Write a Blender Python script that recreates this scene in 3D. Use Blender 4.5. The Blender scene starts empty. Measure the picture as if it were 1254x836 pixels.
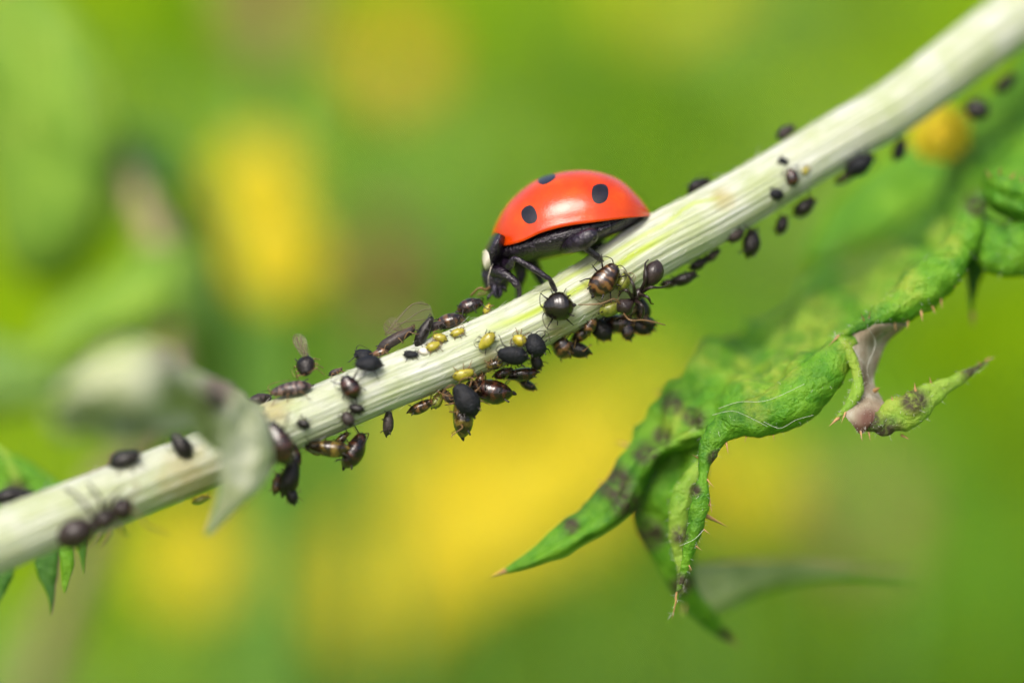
import bpy, math, random
from mathutils import Vector, Matrix, noise
from mathutils.bvhtree import BVHTree
R = math.radians
random.seed(7)
sc = bpy.context.scene
col = sc.collection
MM = 0.001

# ------------------------------------------------------------------ camera (close-up lens, 0.2 m from the stem)
W0, H0 = 1254.0, 836.0          # size of the photograph, used to turn pixels into directions
DIST = 200.0                    # mm from lens to the plane in focus
FRAME = 40.0                    # mm seen across at that plane
K = FRAME / W0                  # mm per pixel there
PITCH = R(13)
FWD = Vector((0, math.cos(PITCH), -math.sin(PITCH)))
UPV = Vector((0, math.sin(PITCH), math.cos(PITCH)))
RGT = Vector((1, 0, 0))
TARGET = Vector((0, 0, 250.0))  # the stem hangs 25 cm above the soil
CAM = TARGET - FWD * DIST
cd = bpy.data.cameras.new('camera')
cam = bpy.data.objects.new('camera', cd); col.objects.link(cam)
cam.matrix_world = Matrix.Translation(CAM * MM) @ Matrix((RGT, UPV, -FWD)).transposed().to_4x4()
cd.sensor_width = 36; cd.lens = 36 * DIST / FRAME
cd.clip_start = 0.01; cd.clip_end = 400
cd.dof.use_dof = True; cd.dof.focus_distance = 0.1995
cd.dof.aperture_fstop = cd.lens / 16.0
sc.camera = cam

# ------------------------------------------------------------------ bright overcast daylight
SUN_EL, SUN_AZ = R(52), R(200)          # azimuth clockwise from +Y: high, behind the camera, a little to its left
world = bpy.data.worlds.new('World'); sc.world = world; world.use_nodes = True
wn = world.node_tree.nodes; wl = world.node_tree.links
bg = wn['Background']; sky = wn.new('ShaderNodeTexSky'); sky.sky_type = 'NISHITA'
sky.sun_disc = False; sky.sun_elevation = SUN_EL; sky.sun_rotation = SUN_AZ
sky.air_density = 1.0; sky.dust_density = 6.0; sky.ozone_density = 0.6
wl.new(sky.outputs[0], bg.inputs[0]); bg.inputs[1].default_value = 0.10
ld = bpy.data.lights.new('sun', 'SUN'); sun = bpy.data.objects.new('sun', ld); col.objects.link(sun)
ld.energy = 1.5; ld.angle = R(30); ld.color = (1.0, 0.97, 0.93)
sd = Vector((math.sin(SUN_AZ) * math.cos(SUN_EL), math.cos(SUN_AZ) * math.cos(SUN_EL), math.sin(SUN_EL)))
sun.rotation_euler = sd.to_track_quat('Z', 'Y').to_euler()
sc.view_settings.view_transform = 'Standard'; sc.view_settings.look = 'None'
sc.view_settings.gamma = 1; sc.view_settings.use_curve_mapping = False
sc.view_settings.exposure = 1.08
sc.render.engine = 'CYCLES'
sc.cycles.use_denoising = True
sc.cycles.max_bounces = 10; sc.cycles.transparent_max_bounces = 16
sc.cycles.use_adaptive_sampling = False

# ------------------------------------------------------------------ helpers
def P(px, py, d=0.0):
    """world point (mm) seen at pixel px,py, d mm behind the plane in focus"""
    s = (DIST + d) / DIST
    return CAM + FWD * (DIST + d) + (RGT * ((px - W0 / 2) * K) + UPV * ((H0 / 2 - py) * K)) * s

def proj(p):
    q = p - CAM; z = q.dot(FWD)
    return (W0 / 2 + q.dot(RGT) / z * DIST / K, H0 / 2 - q.dot(UPV) / z * DIST / K, z - DIST)

def cr(a, b, c, d, t):
    return 0.5 * ((2 * b) + (c - a) * t + (2 * a - 5 * b + 4 * c - d) * t * t + (3 * b - a - 3 * c + d) * t ** 3)

def spline(pts, n):
    """Catmull-Rom through tuples, n samples"""
    m = len(pts); out = []
    for i in range(n):
        u = i / (n - 1) * (m - 1); k = min(int(u), m - 2); t = u - k
        a, b, c, d = pts[max(k - 1, 0)], pts[k], pts[k + 1], pts[min(k + 2, m - 1)]
        out.append(tuple(cr(a[j], b[j], c[j], d[j], t) for j in range(len(b))))
    return out

def interp(tab, x):
    """smooth lookup in a table of (x, y)"""
    if x <= tab[0][0]: return tab[0][1]
    if x >= tab[-1][0]: return tab[-1][1]
    for i in range(len(tab) - 1):
        if tab[i][0] <= x <= tab[i + 1][0]:
            x0, y0 = tab[i]; x1, y1 = tab[i + 1]; h = x1 - x0
            xm, ym = tab[max(i - 1, 0)]; xp, yp = tab[min(i + 2, len(tab) - 1)]
            m0 = (y1 - ym) / (x1 - xm); m1 = (yp - y0) / (xp - x0)
            t = (x - x0) / h
            return ((2*t**3-3*t*t+1)*y0 + (t**3-2*t*t+t)*h*m0 + (-2*t**3+3*t*t)*y1 + (t**3-t*t)*h*m1)

class MB:
    """collects verts (mm) and faces for ONE mesh"""
    def __init__(s): s.v = []; s.f = []; s.mi = []
    def grid(s, rows, closed=False, mi=0):
        o = len(s.v); n = len(rows[0])
        for r in rows: s.v += r
        for i in range(len(rows) - 1):
            for j in range(n if closed else n - 1):
                a = o + i * n + j; b = o + i * n + (j + 1) % n
                s.f.append((a, b, b + n, a + n)); s.mi.append(mi)
        return o
    def tube(s, pts, radii, n=8, caps=True, mi=0):
        rows = []; prev = None
        for i, p in enumerate(pts):
            t = (pts[min(i + 1, len(pts) - 1)] - pts[max(i - 1, 0)])
            t = t.normalized() if t.length > 1e-9 else Vector((1, 0, 0))
            if prev is None:
                prev = t.orthogonal().normalized()
            x = prev - t * prev.dot(t)
            x = x.normalized() if x.length > 1e-6 else t.orthogonal().normalized()
            prev = x; y = t.cross(x)
            rows.append([p + (x * math.cos(a) + y * math.sin(a)) * radii[i] for a in [2 * math.pi * k / n for k in range(n)]])
        o = s.grid(rows, True, mi)
        if caps:
            for e, base in ((0, o), (1, o + (len(rows) - 1) * n)):
                c = len(s.v); s.v.append(pts[-1] if e else pts[0])
                for k in range(n):
                    a, b = base + k, base + (k + 1) % n
                    s.f.append((a, b, c) if e else (b, a, c)); s.mi.append(mi)
        return s
    def limb(s, pts, radii, n=8, seg=5, mi=0):
        q = spline([tuple(p) + (r,) for p, r in zip(pts, radii)], seg * (len(pts) - 1) + 1)
        return s.tube([Vector(a[:3]) for a in q], [max(a[3], 0.001) for a in q], n, True, mi)
    def tri_count(s): return sum(len(f) - 2 for f in s.f)

def mesh_of(name, mb, mats, smooth=True, outward=True):
    if outward and mb.v:                      # make closed shapes face outward
        c = sum(mb.v, Vector()) / len(mb.v); vol = 0
        for f in mb.f:
            a, b_, d = mb.v[f[0]] - c, mb.v[f[1]] - c, mb.v[f[2]] - c
            vol += a.dot(b_.cross(d))
        if vol < 0: mb.f = [f[::-1] for f in mb.f]
    me = bpy.data.meshes.new(name)
    me.from_pydata([tuple(v * MM) for v in mb.v], [], mb.f)
    if not isinstance(mats, (list, tuple)): mats = [mats]
    for m in mats: me.materials.append(m)
    if len(mats) > 1: me.polygons.foreach_set('material_index', mb.mi)
    if smooth: me.polygons.foreach_set('use_smooth', [True] * len(me.polygons))
    me.update()
    return me

def attr(me, name, vals):
    a = me.attributes.new(name, 'FLOAT', 'POINT'); a.data.foreach_set('value', vals)
def attrv(me, name, vals):
    a = me.attributes.new(name, 'FLOAT_VECTOR', 'POINT'); a.data.foreach_set('vector', [c for v in vals for c in v])

def link(name, me, parent=None, local=True):
    o = bpy.data.objects.new(name, me); col.objects.link(o)
    if parent is not None:
        o.parent = parent
        if not local: o.matrix_parent_inverse = parent.matrix_basis.inverted()
    return o

def obj(name, mb, mats, parent=None, local=True, smooth=True):
    return link(name, mesh_of(name, mb, mats, smooth), parent, local)

def tag(o, label=None, cat=None, group=None, kind=None):
    if label: o['label'] = label
    if cat: o['category'] = cat
    if group: o['group'] = group
    if kind: o['kind'] = kind
    return o

def empty(name, mat):
    o = bpy.data.objects.new(name, None); col.objects.link(o); o.matrix_basis = mat
    o.empty_display_size = 0.002
    return o

def frame(origin_mm, x, y, z):
    return Matrix.Translation(origin_mm * MM) @ Matrix((x, y, z)).transposed().to_4x4()

def solidify(o, t, mo=0):
    m = o.modifiers.new('thickness', 'SOLIDIFY'); m.thickness = t * MM; m.offset = 0
    m.material_offset = mo; m.use_even_offset = False
    return m

# ------------------------------------------------------------------ materials
class NT:
    def __init__(s, name):
        s.m = bpy.data.materials.new(name); s.m.use_nodes = True
        s.t = s.m.node_tree; s.b = s.t.nodes['Principled BSDF']; s.out = s.t.nodes['Material Output']
    def n(s, typ, **kw):
        x = s.t.nodes.new(typ)
        for k, v in kw.items(): setattr(x, k, v)
        return x
    def l(s, a, b): s.t.links.new(a, b)
    def set(s, **kw):
        for k, v in kw.items(): s.b.inputs[k.replace('_', ' ')].default_value = v
        return s
    def coords(s, scale=1000.0, attr_name=None):
        mp = s.n('ShaderNodeMapping')
        if attr_name:
            c = s.n('ShaderNodeAttribute', attribute_name=attr_name); s.l(c.outputs['Vector'], mp.inputs[0])
        else:
            c = s.n('ShaderNodeTexCoord'); s.l(c.outputs['Object'], mp.inputs[0])
        sc_ = scale if isinstance(scale, (tuple, list)) else (scale,) * 3
        mp.inputs['Scale'].default_value = sc_
        return mp.outputs[0]
    def noise(s, co, scale, detail=4, rough=0.55):
        x = s.n('ShaderNodeTexNoise'); s.l(co, x.inputs['Vector'])
        x.inputs['Scale'].default_value = scale; x.inputs['Detail'].default_value = detail; x.inputs['Roughness'].default_value = rough
        return x.outputs['Fac']
    def ramp(s, fac, stops):
        x = s.n('ShaderNodeValToRGB'); s.l(fac, x.inputs[0]); e = x.color_ramp.elements
        while len(e) < len(stops): e.new(0.5)
        for i, (p, c) in enumerate(stops):
            e[i].position = p; e[i].color = tuple(c) + (1,) if len(c) == 3 else c
        return x.outputs[0]
    def mix(s, f, a, b, blend='MIX'):
        x = s.n('ShaderNodeMix', data_type='RGBA', blend_type=blend)
        for v, i in ((f, 0), (a, 6), (b, 7)):
            if hasattr(v, 'links'): s.l(v, x.inputs[i])
            elif i == 0: x.inputs[0].default_value = v
            else: x.inputs[i].default_value = tuple(v) + (1,)
        return x.outputs[2]
    def math(s, op, a, b=None, clamp=False):
        x = s.n('ShaderNodeMath', operation=op, use_clamp=clamp)
        for v, i in ((a, 0), (b, 1)):
            if v is None: continue
            if hasattr(v, 'links'): s.l(v, x.inputs[i])
            else: x.inputs[i].default_value = v
        return x.outputs[0]
    def bump(s, h, dist, strength=1.0):
        x = s.n('ShaderNodeBump'); s.l(h, x.inputs['Height'])
        x.inputs['Distance'].default_value = dist * MM; x.inputs['Strength'].default_value = strength
        s.l(x.outputs[0], s.b.inputs['Normal']); return x
    def attr(s, name):
        x = s.n('ShaderNodeAttribute', attribute_name=name); return x.outputs['Fac']
    def color(s, c):
        if hasattr(c, 'links'): s.l(c, s.b.inputs['Base Color'])
        else: s.b.inputs['Base Color'].default_value = tuple(c) + (1,)
        return s
    def translucent(s, c, f):
        """light that passes through a thin blade"""
        tr = s.n('ShaderNodeBsdfTranslucent'); mx = s.n('ShaderNodeMixShader'); mx.inputs[0].default_value = f
        if hasattr(c, 'links'): s.l(c, tr.inputs[0])
        else: tr.inputs[0].default_value = tuple(c) + (1,)
        s.l(s.b.outputs[0], mx.inputs[1]); s.l(tr.outputs[0], mx.inputs[2]); s.l(mx.outputs[0], s.out.inputs[0])
        return s

M = {}
def stem_material():
    a = NT('pale_ribbed_stem'); co = a.coords((1, 1, 1), 'stemco')
    streak = a.noise(co, 5.5, 5, 0.6); fine = a.noise(a.coords((1, 1, .6), 'stemco'), 24, 4, 0.7)
    broad = a.noise(a.coords((.5, .5, 4), 'stemco'), 2.0, 3)
    c = a.ramp(streak, [(0.26, (.22, .26, .11)), (0.46, (.42, .45, .35)), (0.66, (.54, .56, .52))])
    c = a.mix(a.math('MULTIPLY', a.ramp(broad, [(.45, (0, 0, 0)), (.75, (1, 1, 1))]), .45), c, (.31, .34, .15))
    c = a.mix(a.ramp(fine, [(.5, (.0, .0, .0)), (.72, (.6, .6, .6))]), c, (.58, .59, .55))
    c = a.mix(a.ramp(fine, [(.30, (.55, .55, .55)), (.45, (0, 0, 0))]), c, (.20, .23, .09))
    sp_ = a.noise(a.coords(1000), 2.6, 6, .7)
    c = a.mix(a.ramp(sp_, [(.66, (0, 0, 0)), (.74, (.8, .8, .8))]), c, (.22, .17, .07))
    mo = a.noise(a.coords(1000), .5, 4, .6)
    c = a.mix(a.ramp(mo, [(.40, (0, 0, 0)), (.66, (.65, .65, .65))]), c, (.30, .36, .15))
    c = a.mix(a.attr('groove'), c, (.33, .42, .03))
    c = a.mix(a.attr('tan'), c, (.30, .25, .08))
    a.color(c); a.set(Roughness=.55, Subsurface_Weight=.25, Subsurface_Scale=.0006)
    a.b.inputs['Subsurface Radius'].default_value = (1, .9, .5)
    h = a.math('ADD', a.math('MULTIPLY', streak, .6), a.math('MULTIPLY', fine, .4))
    a.bump(h, .09, .9); return a.m
M['stem'] = stem_material()

def leaf_material(name, base, dark, light, blotch=True, trans=.35, rough=.42):
    a = NT(name); co = a.coords(1000)
    n1 = a.noise(co, .45, 4); n2 = a.noise(co, 1.5, 5, .6); n3 = a.noise(co, 9, 3)
    c = a.ramp(n1, [(.3, dark), (.5, base), (.7, light)])
    c = a.mix(a.math('MULTIPLY', a.ramp(n2, [(.4, (0, 0, 0)), (.7, (1, 1, 1))]), .55), c, light)
    if blotch:
        c = a.mix(a.ramp(n3, [(.6, (0, 0, 0)), (.85, (.2, .2, .2))]), c, (.34, .46, .20))
        c = a.mix(a.math('MULTIPLY', a.attr('yellow'), a.ramp(n2, [(.35, (.1, .1, .1)), (.65, (1, 1, 1))])), c, (.34, .42, .05))
        st = a.math('MULTIPLY', a.attr('stain'), a.ramp(a.noise(co, 2.2, 5, .7), [(.30, (0, 0, 0)), (.50, (1, 1, 1))]))
        c = a.mix(st, c, (.06, .032, .034))
    a.color(c); a.set(Roughness=rough)
    a.b.inputs['Specular IOR Level'].default_value = .3
    wv = a.n('ShaderNodeVectorMath', operation='ADD'); wn_ = a.n('ShaderNodeTexNoise'); a.l(co, wn_.inputs['Vector']); wn_.inputs['Scale'].default_value = .8
    a.l(co, wv.inputs[0]); a.l(wn_.outputs['Color'], wv.inputs[1])
    vo = a.n('ShaderNodeTexVoronoi', feature='DISTANCE_TO_EDGE'); a.l(wv.outputs[0], vo.inputs['Vector']); vo.inputs['Scale'].default_value = 1.25
    cell = a.ramp(vo.outputs['Distance'], [(0, (0, 0, 0)), (.28, (1, 1, 1))])
    c = a.mix(a.ramp(vo.outputs['Distance'], [(.01, (.22, .22, .22)), (.06, (0, 0, 0))]), c, light)
    a.color(c)
    h = a.math('ADD', a.math('ADD', a.math('MULTIPLY', n2, .7), a.math('MULTIPLY', n3, .25)), a.math('MULTIPLY', cell, .14))
    a.bump(h, .36, .9)
    a.translucent(c, trans); return a.m
M['leaf'] = leaf_material('thistle_leaf_green', (.085, .28, .012), (.035, .15, .010), (.20, .42, .025))
M['leaf_lime'] = leaf_material('young_leaf_lime', (.22, .42, .035), (.12, .30, .03), (.34, .50, .07), trans=.4)
M['leaf_dark'] = leaf_material('old_leaf_dark', (.05, .17, .02), (.03, .10, .02), (.10, .25, .03))
M['leaf_soft'] = leaf_material('soft_leaf_green', (.16, .32, .05), (.09, .20, .035), (.28, .42, .11), blotch=False)
M['leaf_faded'] = leaf_material('faded_leaf', (.32, .45, .13), (.22, .34, .08), (.42, .52, .20), blotch=False, trans=.2)
def pale_under():
    a = NT('downy_leaf_underside'); co = a.coords(1000)
    n = a.noise(co, 1.2, 4); f = a.noise(a.coords((2500, 1000, 300)), 6, 4)
    c = a.ramp(n, [(.3, (.26, .19, .12)), (.55, (.40, .34, .25)), (.75, (.55, .53, .44))])
    c = a.mix(a.attr('stain'), c, (.16, .07, .05))
    a.color(c); a.set(Roughness=.75); a.bump(f, .10, .8); a.translucent(c, .35); return a.m
M['under'] = pale_under()
def woolly():
    a = NT('woolly_bud'); co = a.coords(1000)
    n = a.noise(co, .45, 5, .65); f = a.noise(co, 4, 4)
    c = a.ramp(n, [(.30, (.22, .31, .06)), (.45, (.50, .55, .30)), (.60, (.74, .75, .60))])
    c = a.mix(a.attr('stain'), c, (.16, .11, .09))
    a.color(c); a.set(Roughness=.8); a.bump(f, .25, .8); a.translucent(c, .22); return a.m
M['woolly'] = woolly()
def simple(name, c, rough=.5, coat=0, spec=.5, var=.25, scale=2.0, sss=0):
    a = NT(name); co = a.coords(1000); n = a.noise(co, scale, 4)
    c2 = a.mix(a.ramp(n, [(.3, (0, 0, 0)), (.7, (1, 1, 1))]), [x * (1 - var) for x in c], [min(1, x * (1 + var)) for x in c])
    a.color(c2); a.set(Roughness=rough, Coat_Weight=coat, Coat_Roughness=.12)
    a.b.inputs['Specular IOR Level'].default_value = spec
    if sss:
        a.set(Subsurface_Weight=sss, Subsurface_Scale=.0003)
        a.b.inputs['Subsurface Radius'].default_value = (1, .8, .3)
    return a.m
M['spine'] = simple('tan_spine', (.34, .19, .075), .5)
M['hair'] = simple('silky_hair', (.55, .55, .50), .5)

# ------------------------------------------------------------------ the setting: soil and meadow far behind
def ground_material():
    a = NT('meadow_soil'); co = a.coords(1.0)
    n = a.noise(co, 6, 6); n2 = a.noise(co, 60, 4)
    c = a.ramp(n, [(.3, (.05, .10, .015)), (.6, (.10, .20, .02)), (.8, (.14, .16, .04))])
    a.color(a.mix(.35, c, a.ramp(n2, [(.3, (.04, .05, .015)), (.7, (.13, .22, .03))]))); a.set(Roughness=.9)
    a.bump(n2, 10, .6); return a.m
g = MB(); rng = random.Random(3)
gx = [-150000, -40000, -9000, -3000, -1200, -500, 0, 500, 1200, 3000, 9000, 40000, 150000]
gy = [-20000, -3000, -600, 0, 400, 800, 1400, 2400, 4000, 9000, 30000, 80000, 250000]
g.grid([[Vector((x, y, (rng.uniform(-12, 12) if abs(x) < 4000 and abs(y) < 5000 else 0))) for x in gx] for y in gy])
tag(obj('ground', g, ground_material()), kind='structure')

def blade_material(name, tint=1.0):
    a = NT(name); hv = a.attr('hue')
    c = a.ramp(hv, [(0, (.17, .33, .004)), (.35, (.31, .51, .006)), (.65, (.44, .61, .010)), (1, (.54, .57, .03))])
    a.color(c); a.set(Roughness=.6); a.b.inputs['Specular IOR Level'].default_value = .12; a.translucent(c, .5); return a.m
M['grass'] = blade_material('meadow_grass_blades')

def grass(name, n, yr, hr, wr, seed, label):
    rg = random.Random(seed); b = MB(); hue = []
    for i in range(n):
        y = yr[0] + (yr[1] - yr[0]) * rg.random() ** 1.3
        half = 60 + (y + 250) * .22
        x = rg.uniform(-half, half)
        h = rg.uniform(*hr); w = rg.uniform(*wr); az = rg.uniform(0, 2 * math.pi); lean = rg.uniform(.05, .55) * h
        dx, dy = math.cos(az) * lean, math.sin(az) * lean
        if y + dy < 150: dy = abs(dy)
        fa = rg.uniform(-1.0, 1.0); sx, sy = math.cos(fa), math.sin(fa)
        hv = .5 + .55 * noise.noise(Vector((x * .011 + seed, y * .006, 0))) + rg.uniform(-.16, .16)
        rows = []
        for k in range(6):
            t = k / 5; ww = w * (1 - t ** 2.2) * .5 + .05
            c = Vector((x + dx * t * t, y + dy * t * t, h * (t - .22 * t ** 3 * (lean / h))))
            s_ = Vector((sx, sy, 0)) * ww
            rows.append([c - s_, c + Vector((-sy, sx, 0)) * ww * .35, c + s_])
            hue += [min(1, max(0, hv + .12 * (t - .5)))] * 3
        b.grid(rows)
    me = mesh_of(name, b, M['grass']); attr(me, 'hue', hue)
    return tag(link(name, me), label, 'grass', None, 'stuff')
grass('meadow_grass', 5200, (150, 2600), (150, 330), (3, 8), 5, 'soft green meadow grass far behind the stem')

# ------------------------------------------------------------------ yellow flowers behind the stem
def petal_mat():
    a = NT('yellow_petal'); co = a.coords(1000); n = a.noise(co, .8, 3)
    c = a.ramp(n, [(.3, (.62, .50, .003)), (.7, (.72, .62, .006))]); a.color(c); a.set(Roughness=.5); a.translucent(c, .4); return a.m
M['petal'] = petal_mat()
M['petal_dull'] = simple('orange_brown_petal', (.50, .26, .012), .6)
M['disc'] = simple('yellow_disc', (.64, .44, .006), .8)
M['calyx'] = simple('green_calyx', (.10, .24, .03), .6)
M['stalk'] = simple('green_stalk', (.13, .28, .04), .55)
M['brown'] = simple('withered_brown', (.16, .075, .03), .8)
M['brown2'] = simple('withered_tan', (.30, .19, .08), .8)

def petal_mesh(L, w, up, mat):
    b = MB(); rows = []
    for i in range(7):
        t = i / 6; ww = w * (.35 + .65 * math.sin(min(1, t * 1.15) * math.pi * .62)) * (1 if t < .92 else .72)
        rows.append([Vector((L * t, ww * (j - 2) / 4, up * L * math.sin(t * 1.3) * .5 - .10 * L * t ** 3 - .25 * ww * (abs(j - 2) / 2) ** 2 * -1)) for j in range(5)])
    b.grid(rows); return mesh_of('petal', b, mat)

def flower(head, r, face, label, npet=16, lean=(0, 0), group='yellow flowers behind the stem', mat='petal', closed=0.0):
    """head: world point (mm); face: direction the head looks"""
    face = Vector(face).normalized()
    base = Vector((head.x + lean[0], head.y + lean[1], 0))
    root = empty('yellow_flower', Matrix.Translation(base * MM)); tag(root, label, 'flower', group)
    hl = head - base
    q = face.to_track_quat('Z', 'Y').to_matrix().to_4x4()
    hm = Matrix.Translation(hl * MM) @ q
    b = MB(); p2 = hl - face * r * .35; p1 = p2 - face * r * 2 - Vector((0, 0, 30)) if abs(lean[0]) < 100 else hl * .6 - face * r
    b.tube([p1 * (2 * t * (1 - t)) + p2 * (t * t) for t in [k / 16 for k in range(17)]], [1.1 - .6 * k / 16 for k in range(17)], 8); obj('stalk', b, M['stalk'], root)
    b = MB(); b.limb([Vector((0, 0, -r * .45)), Vector((0, 0, -r * .3)), Vector((0, 0, -r * .05)), Vector((0, 0, .02 * r))], [r * .1, r * .26, r * .3, r * .26], 12, 4)
    o = obj('calyx', b, M['calyx'], root); o.matrix_basis = hm
    b = MB(); b.limb([Vector((0, 0, -.02 * r)), Vector((0, 0, .06 * r)), Vector((0, 0, .14 * r)), Vector((0, 0, .17 * r))], [r * .24, r * .3, r * .2, r * .01], 12, 4)
    o = obj('disc', b, M['disc'], root); o.matrix_basis = hm
    for ring, (f, up, dz) in enumerate(((1.0, .12 + closed, 0), (.78, .45 + closed, .05))):
        me = petal_mesh(r * f * .85, r * .36 * f, up, M[mat])
        for k in range(npet):
            o = link('petal', me, root)
            o.matrix_basis = hm @ Matrix.Rotation(2 * math.pi * (k + ring * .5 + random.uniform(-.15, .15)) / npet, 4, 'Z') @ Matrix.Translation(Vector((r * .16, 0, dz * r)) * MM) @ Matrix.Rotation(R(-random.uniform(-8, 8) - closed * 45), 4, 'Y')
    return root

FL = [  # px, py, d, radius, facing, label
    (318, 222, 60, 2.3, (.2, -1, .35), 'bright yellow flower, upper of a close pair, far behind the winged aphid'),
    (338, 312, 56, 2.4, (-.1, -1, .2), 'bright yellow flower, lower of a close pair, far behind the winged aphid'),
    (482, 70, 100, 2.2, (.1, -1, .5), 'dull yellow flower standing high behind, above the ladybird head'),
    (570, 655, 80, 3.7, (0, -1, .5), 'large yellow flower below the stem, brightest of the cluster under the aphids'),
    (675, 590, 110, 4.4, (.3, -1, .6), 'yellow flower below the stem between the aphid cluster and the leaf tip'),
    (470, 715, 105, 3.9, (-.3, -1, .6), 'yellow flower low in the meadow under the hanging brown aphids'),
    (520, 560, 125, 3.6, (.1, -1, .6), 'yellow flower directly behind the hanging olive brown aphid'),
    (775, 510, 120, 3.2, (.2, -1, .5), 'yellow flower behind the spiny notch of the thistle leaf'),
    (235, 685, 80, 2.7, (-.2, -1, .4), 'yellow flower below the stem under the blurred pointed bract'),
    (915, 590, 85, 2.6, (.3, -1, .3), 'yellow flower behind the curled leaf lobe, beside its thin twisted tip'),
    (835, -20, 160, 3.6, (0, -1, .6), 'yellow flower farthest back, high above the ladybird'),
]
for (px, py, d, r, fc, lb) in FL:
    flower(P(px, py, d), r, fc, lb, mat='petal_dull' if px == 482 else 'petal', lean=(random.uniform(-15, 15), random.uniform(-8, 12)))

def seed_head(head, r, label, mat):
    base = Vector((head.x + random.uniform(-12, 12), head.y + 6, 0)); root = empty('withered_flower_head', Matrix.Translation(base * MM))
    tag(root, label, 'seed head', 'withered flower heads behind the stem'); hl = head - base
    b = MB(); b.limb([Vector((0, 0, 0)), hl * .5 + Vector((4, 0, 0)), hl - Vector((0, 0, r * .8))], [1.0, .8, .6], 8, 8); obj('stalk', b, M['stalk'], root)
    b = MB(); b.limb([hl + Vector((0, 0, z * r)) for z in (-1, -.6, 0, .5, .9)], [r * .2, r * .6, r * .7, r * .5, r * .25], 12, 5); obj('receptacle', b, M[mat], root)
    me = petal_mesh(r * 1.1, r * .35, .6, M[mat])
    for k in range(10):
        o = link('bract', me, root)
        o.matrix_basis = Matrix.Translation((hl + Vector((0, 0, r * .2))) * MM) @ Matrix.Rotation(2 * math.pi * k / 10, 4, 'Z') @ Matrix.Translation(Vector((r * .3, 0, 0)) * MM) @ Matrix.Rotation(R(-55), 4, 'Y')
seed_head(P(468, 350, 75), 2.6, 'reddish brown withered flower head behind the gap left of the ladybird', 'brown')
seed_head(P(335, 5, 90), 3.2, 'brown withered flower head high behind the blurred leaves', 'brown2')
seed_head(P(1060, 640, 130), 3.0, 'brown withered flower head below the curled leaf lobe', 'brown2')

# broad leafy weeds standing behind, each a rosette of real leaves on a stalk
def weed(top, label, hues, n=9, size=26, seed=0):
    rg = random.Random(seed)
    base = Vector((top.x, top.y + rg.uniform(0, 15), 0)); root = empty('leafy_weed', Matrix.Translation(base * MM))
    tag(root, label, 'weed', 'leafy weeds behind the stem'); hl = top - base
    b = MB(); b.limb([Vector((0, 0, 0)), hl * .5 + Vector((rg.uniform(-5, 5), 0, 0)), hl], [1.6, 1.3, .7], 8, 8); obj('stalk', b, M['stalk'], root)
    for k in range(n):
        L = size * rg.uniform(.7, 1.2); w = L * rg.uniform(.16, .26); rows = []; bend = rg.uniform(.2, .9)
        for i in range(9):
            t = i / 8; ww = w * math.sin(math.pi * min(1, t ** .8 * .97 + .03)) + .15
            rows.append([Vector((L * t, ww * (j - 2) / 2, L * (.5 * t - bend * t * t * .7) + abs(j - 2) * ww * .2 + .6 * math.sin(t * 9 + j))) for j in range(5)])
        b = MB(); b.grid(rows)
        me = mesh_of('leaf', b, M[hues[k % len(hues)]]); o = link('leaf', me, root)
        z = .55 + .45 * (k + .5) / n
        o.matrix_basis = Matrix.Translation(hl * z * MM) @ Matrix.Rotation(k * 2.4 + rg.uniform(-.4, .4), 4, 'Z') @ Matrix.Rotation(R(rg.uniform(-35, 5)), 4, 'Y')
WD = [(640, 90, 170, 'bright green weed standing high behind the ladybird', ('leaf_lime', 'leaf_soft'), 34),
      (930, 80, 190, 'green weed standing behind the gap above the stem', ('leaf_soft', 'leaf'), 34),
      (1180, 520, 150, 'darker green weed behind the curled leaf lobe', ('leaf', 'leaf_dark', 'leaf'), 34),
      (760, 760, 170, 'lime green weed low behind the leaf tips', ('leaf_lime',), 30),
      (330, 560, 170, 'pale green weed behind the stem and the hanging aphids', ('leaf_lime', 'leaf_soft'), 30),
      (80, 760, 150, 'lime green weed low behind the small leaf tips', ('leaf_lime', 'leaf_soft'), 28),
      (420, 190, 200, 'green weed between the yellow flowers high behind', ('leaf_soft', 'leaf_lime'), 32),
      (250, 40, 160, 'dark green weed high behind the blurred leaves', ('leaf', 'leaf_soft'), 28),
      (1000, 760, 210, 'olive green weed low behind the blurred leaf lobe', ('leaf_soft', 'leaf'), 34)]
for i, (px, py, d, lb, hu, sz) in enumerate(WD): weed(P(px, py, d), lb, hu, 11, sz, i + 20)

# ------------------------------------------------------------------ the thistle: stem, buds and leaves
STEM = [(-160, 722, -7.4, 37), (-60, 686, -6.0, 37), (50, 641, -4.6, 36), (150, 602, -3.4, 35), (250, 563, -2.4, 34.5),
        (330, 528, -1.5, 34), (400, 500, -1.0, 32.5), (480, 467, -.6, 32), (560, 435, -.1, 32.5), (640, 400, .35, 34), (720, 356, .8, 36),
        (800, 303, 1.3, 37), (870, 265, 2.1, 36), (940, 224, 3.1, 34), (1020, 175, 4.3, 33.5), (1100, 128, 5.6, 34), (1200, 53, 7.4, 36), (1300, -20, 9.4, 38), (1390, -90, 11.4, 39)]
SC = spline(STEM, 421)
def stem_at(px, py):
    best = min(range(1, len(SC) - 1), key=lambda i: (SC[i][0] - px) ** 2 + (SC[i][1] - py) ** 2)
    c = SC[best]; t = Vector((SC[best + 1][0] - SC[best - 1][0], SC[best + 1][1] - SC[best - 1][1])).normalized()
    nrm = Vector((t.y, -t.x))                     # image: up-left side of the stem is positive (y grows downward)
    s = (px - c[0]) * nrm.x + (py - c[1]) * nrm.y
    return c, t, nrm, s * K

thistle = empty('thistle', Matrix.Translation(P(-160, 722, -9.0) * MM))
tag(thistle, 'pale ribbed thistle stem with spiny green leaves, crowded with aphids', 'thistle')

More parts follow.
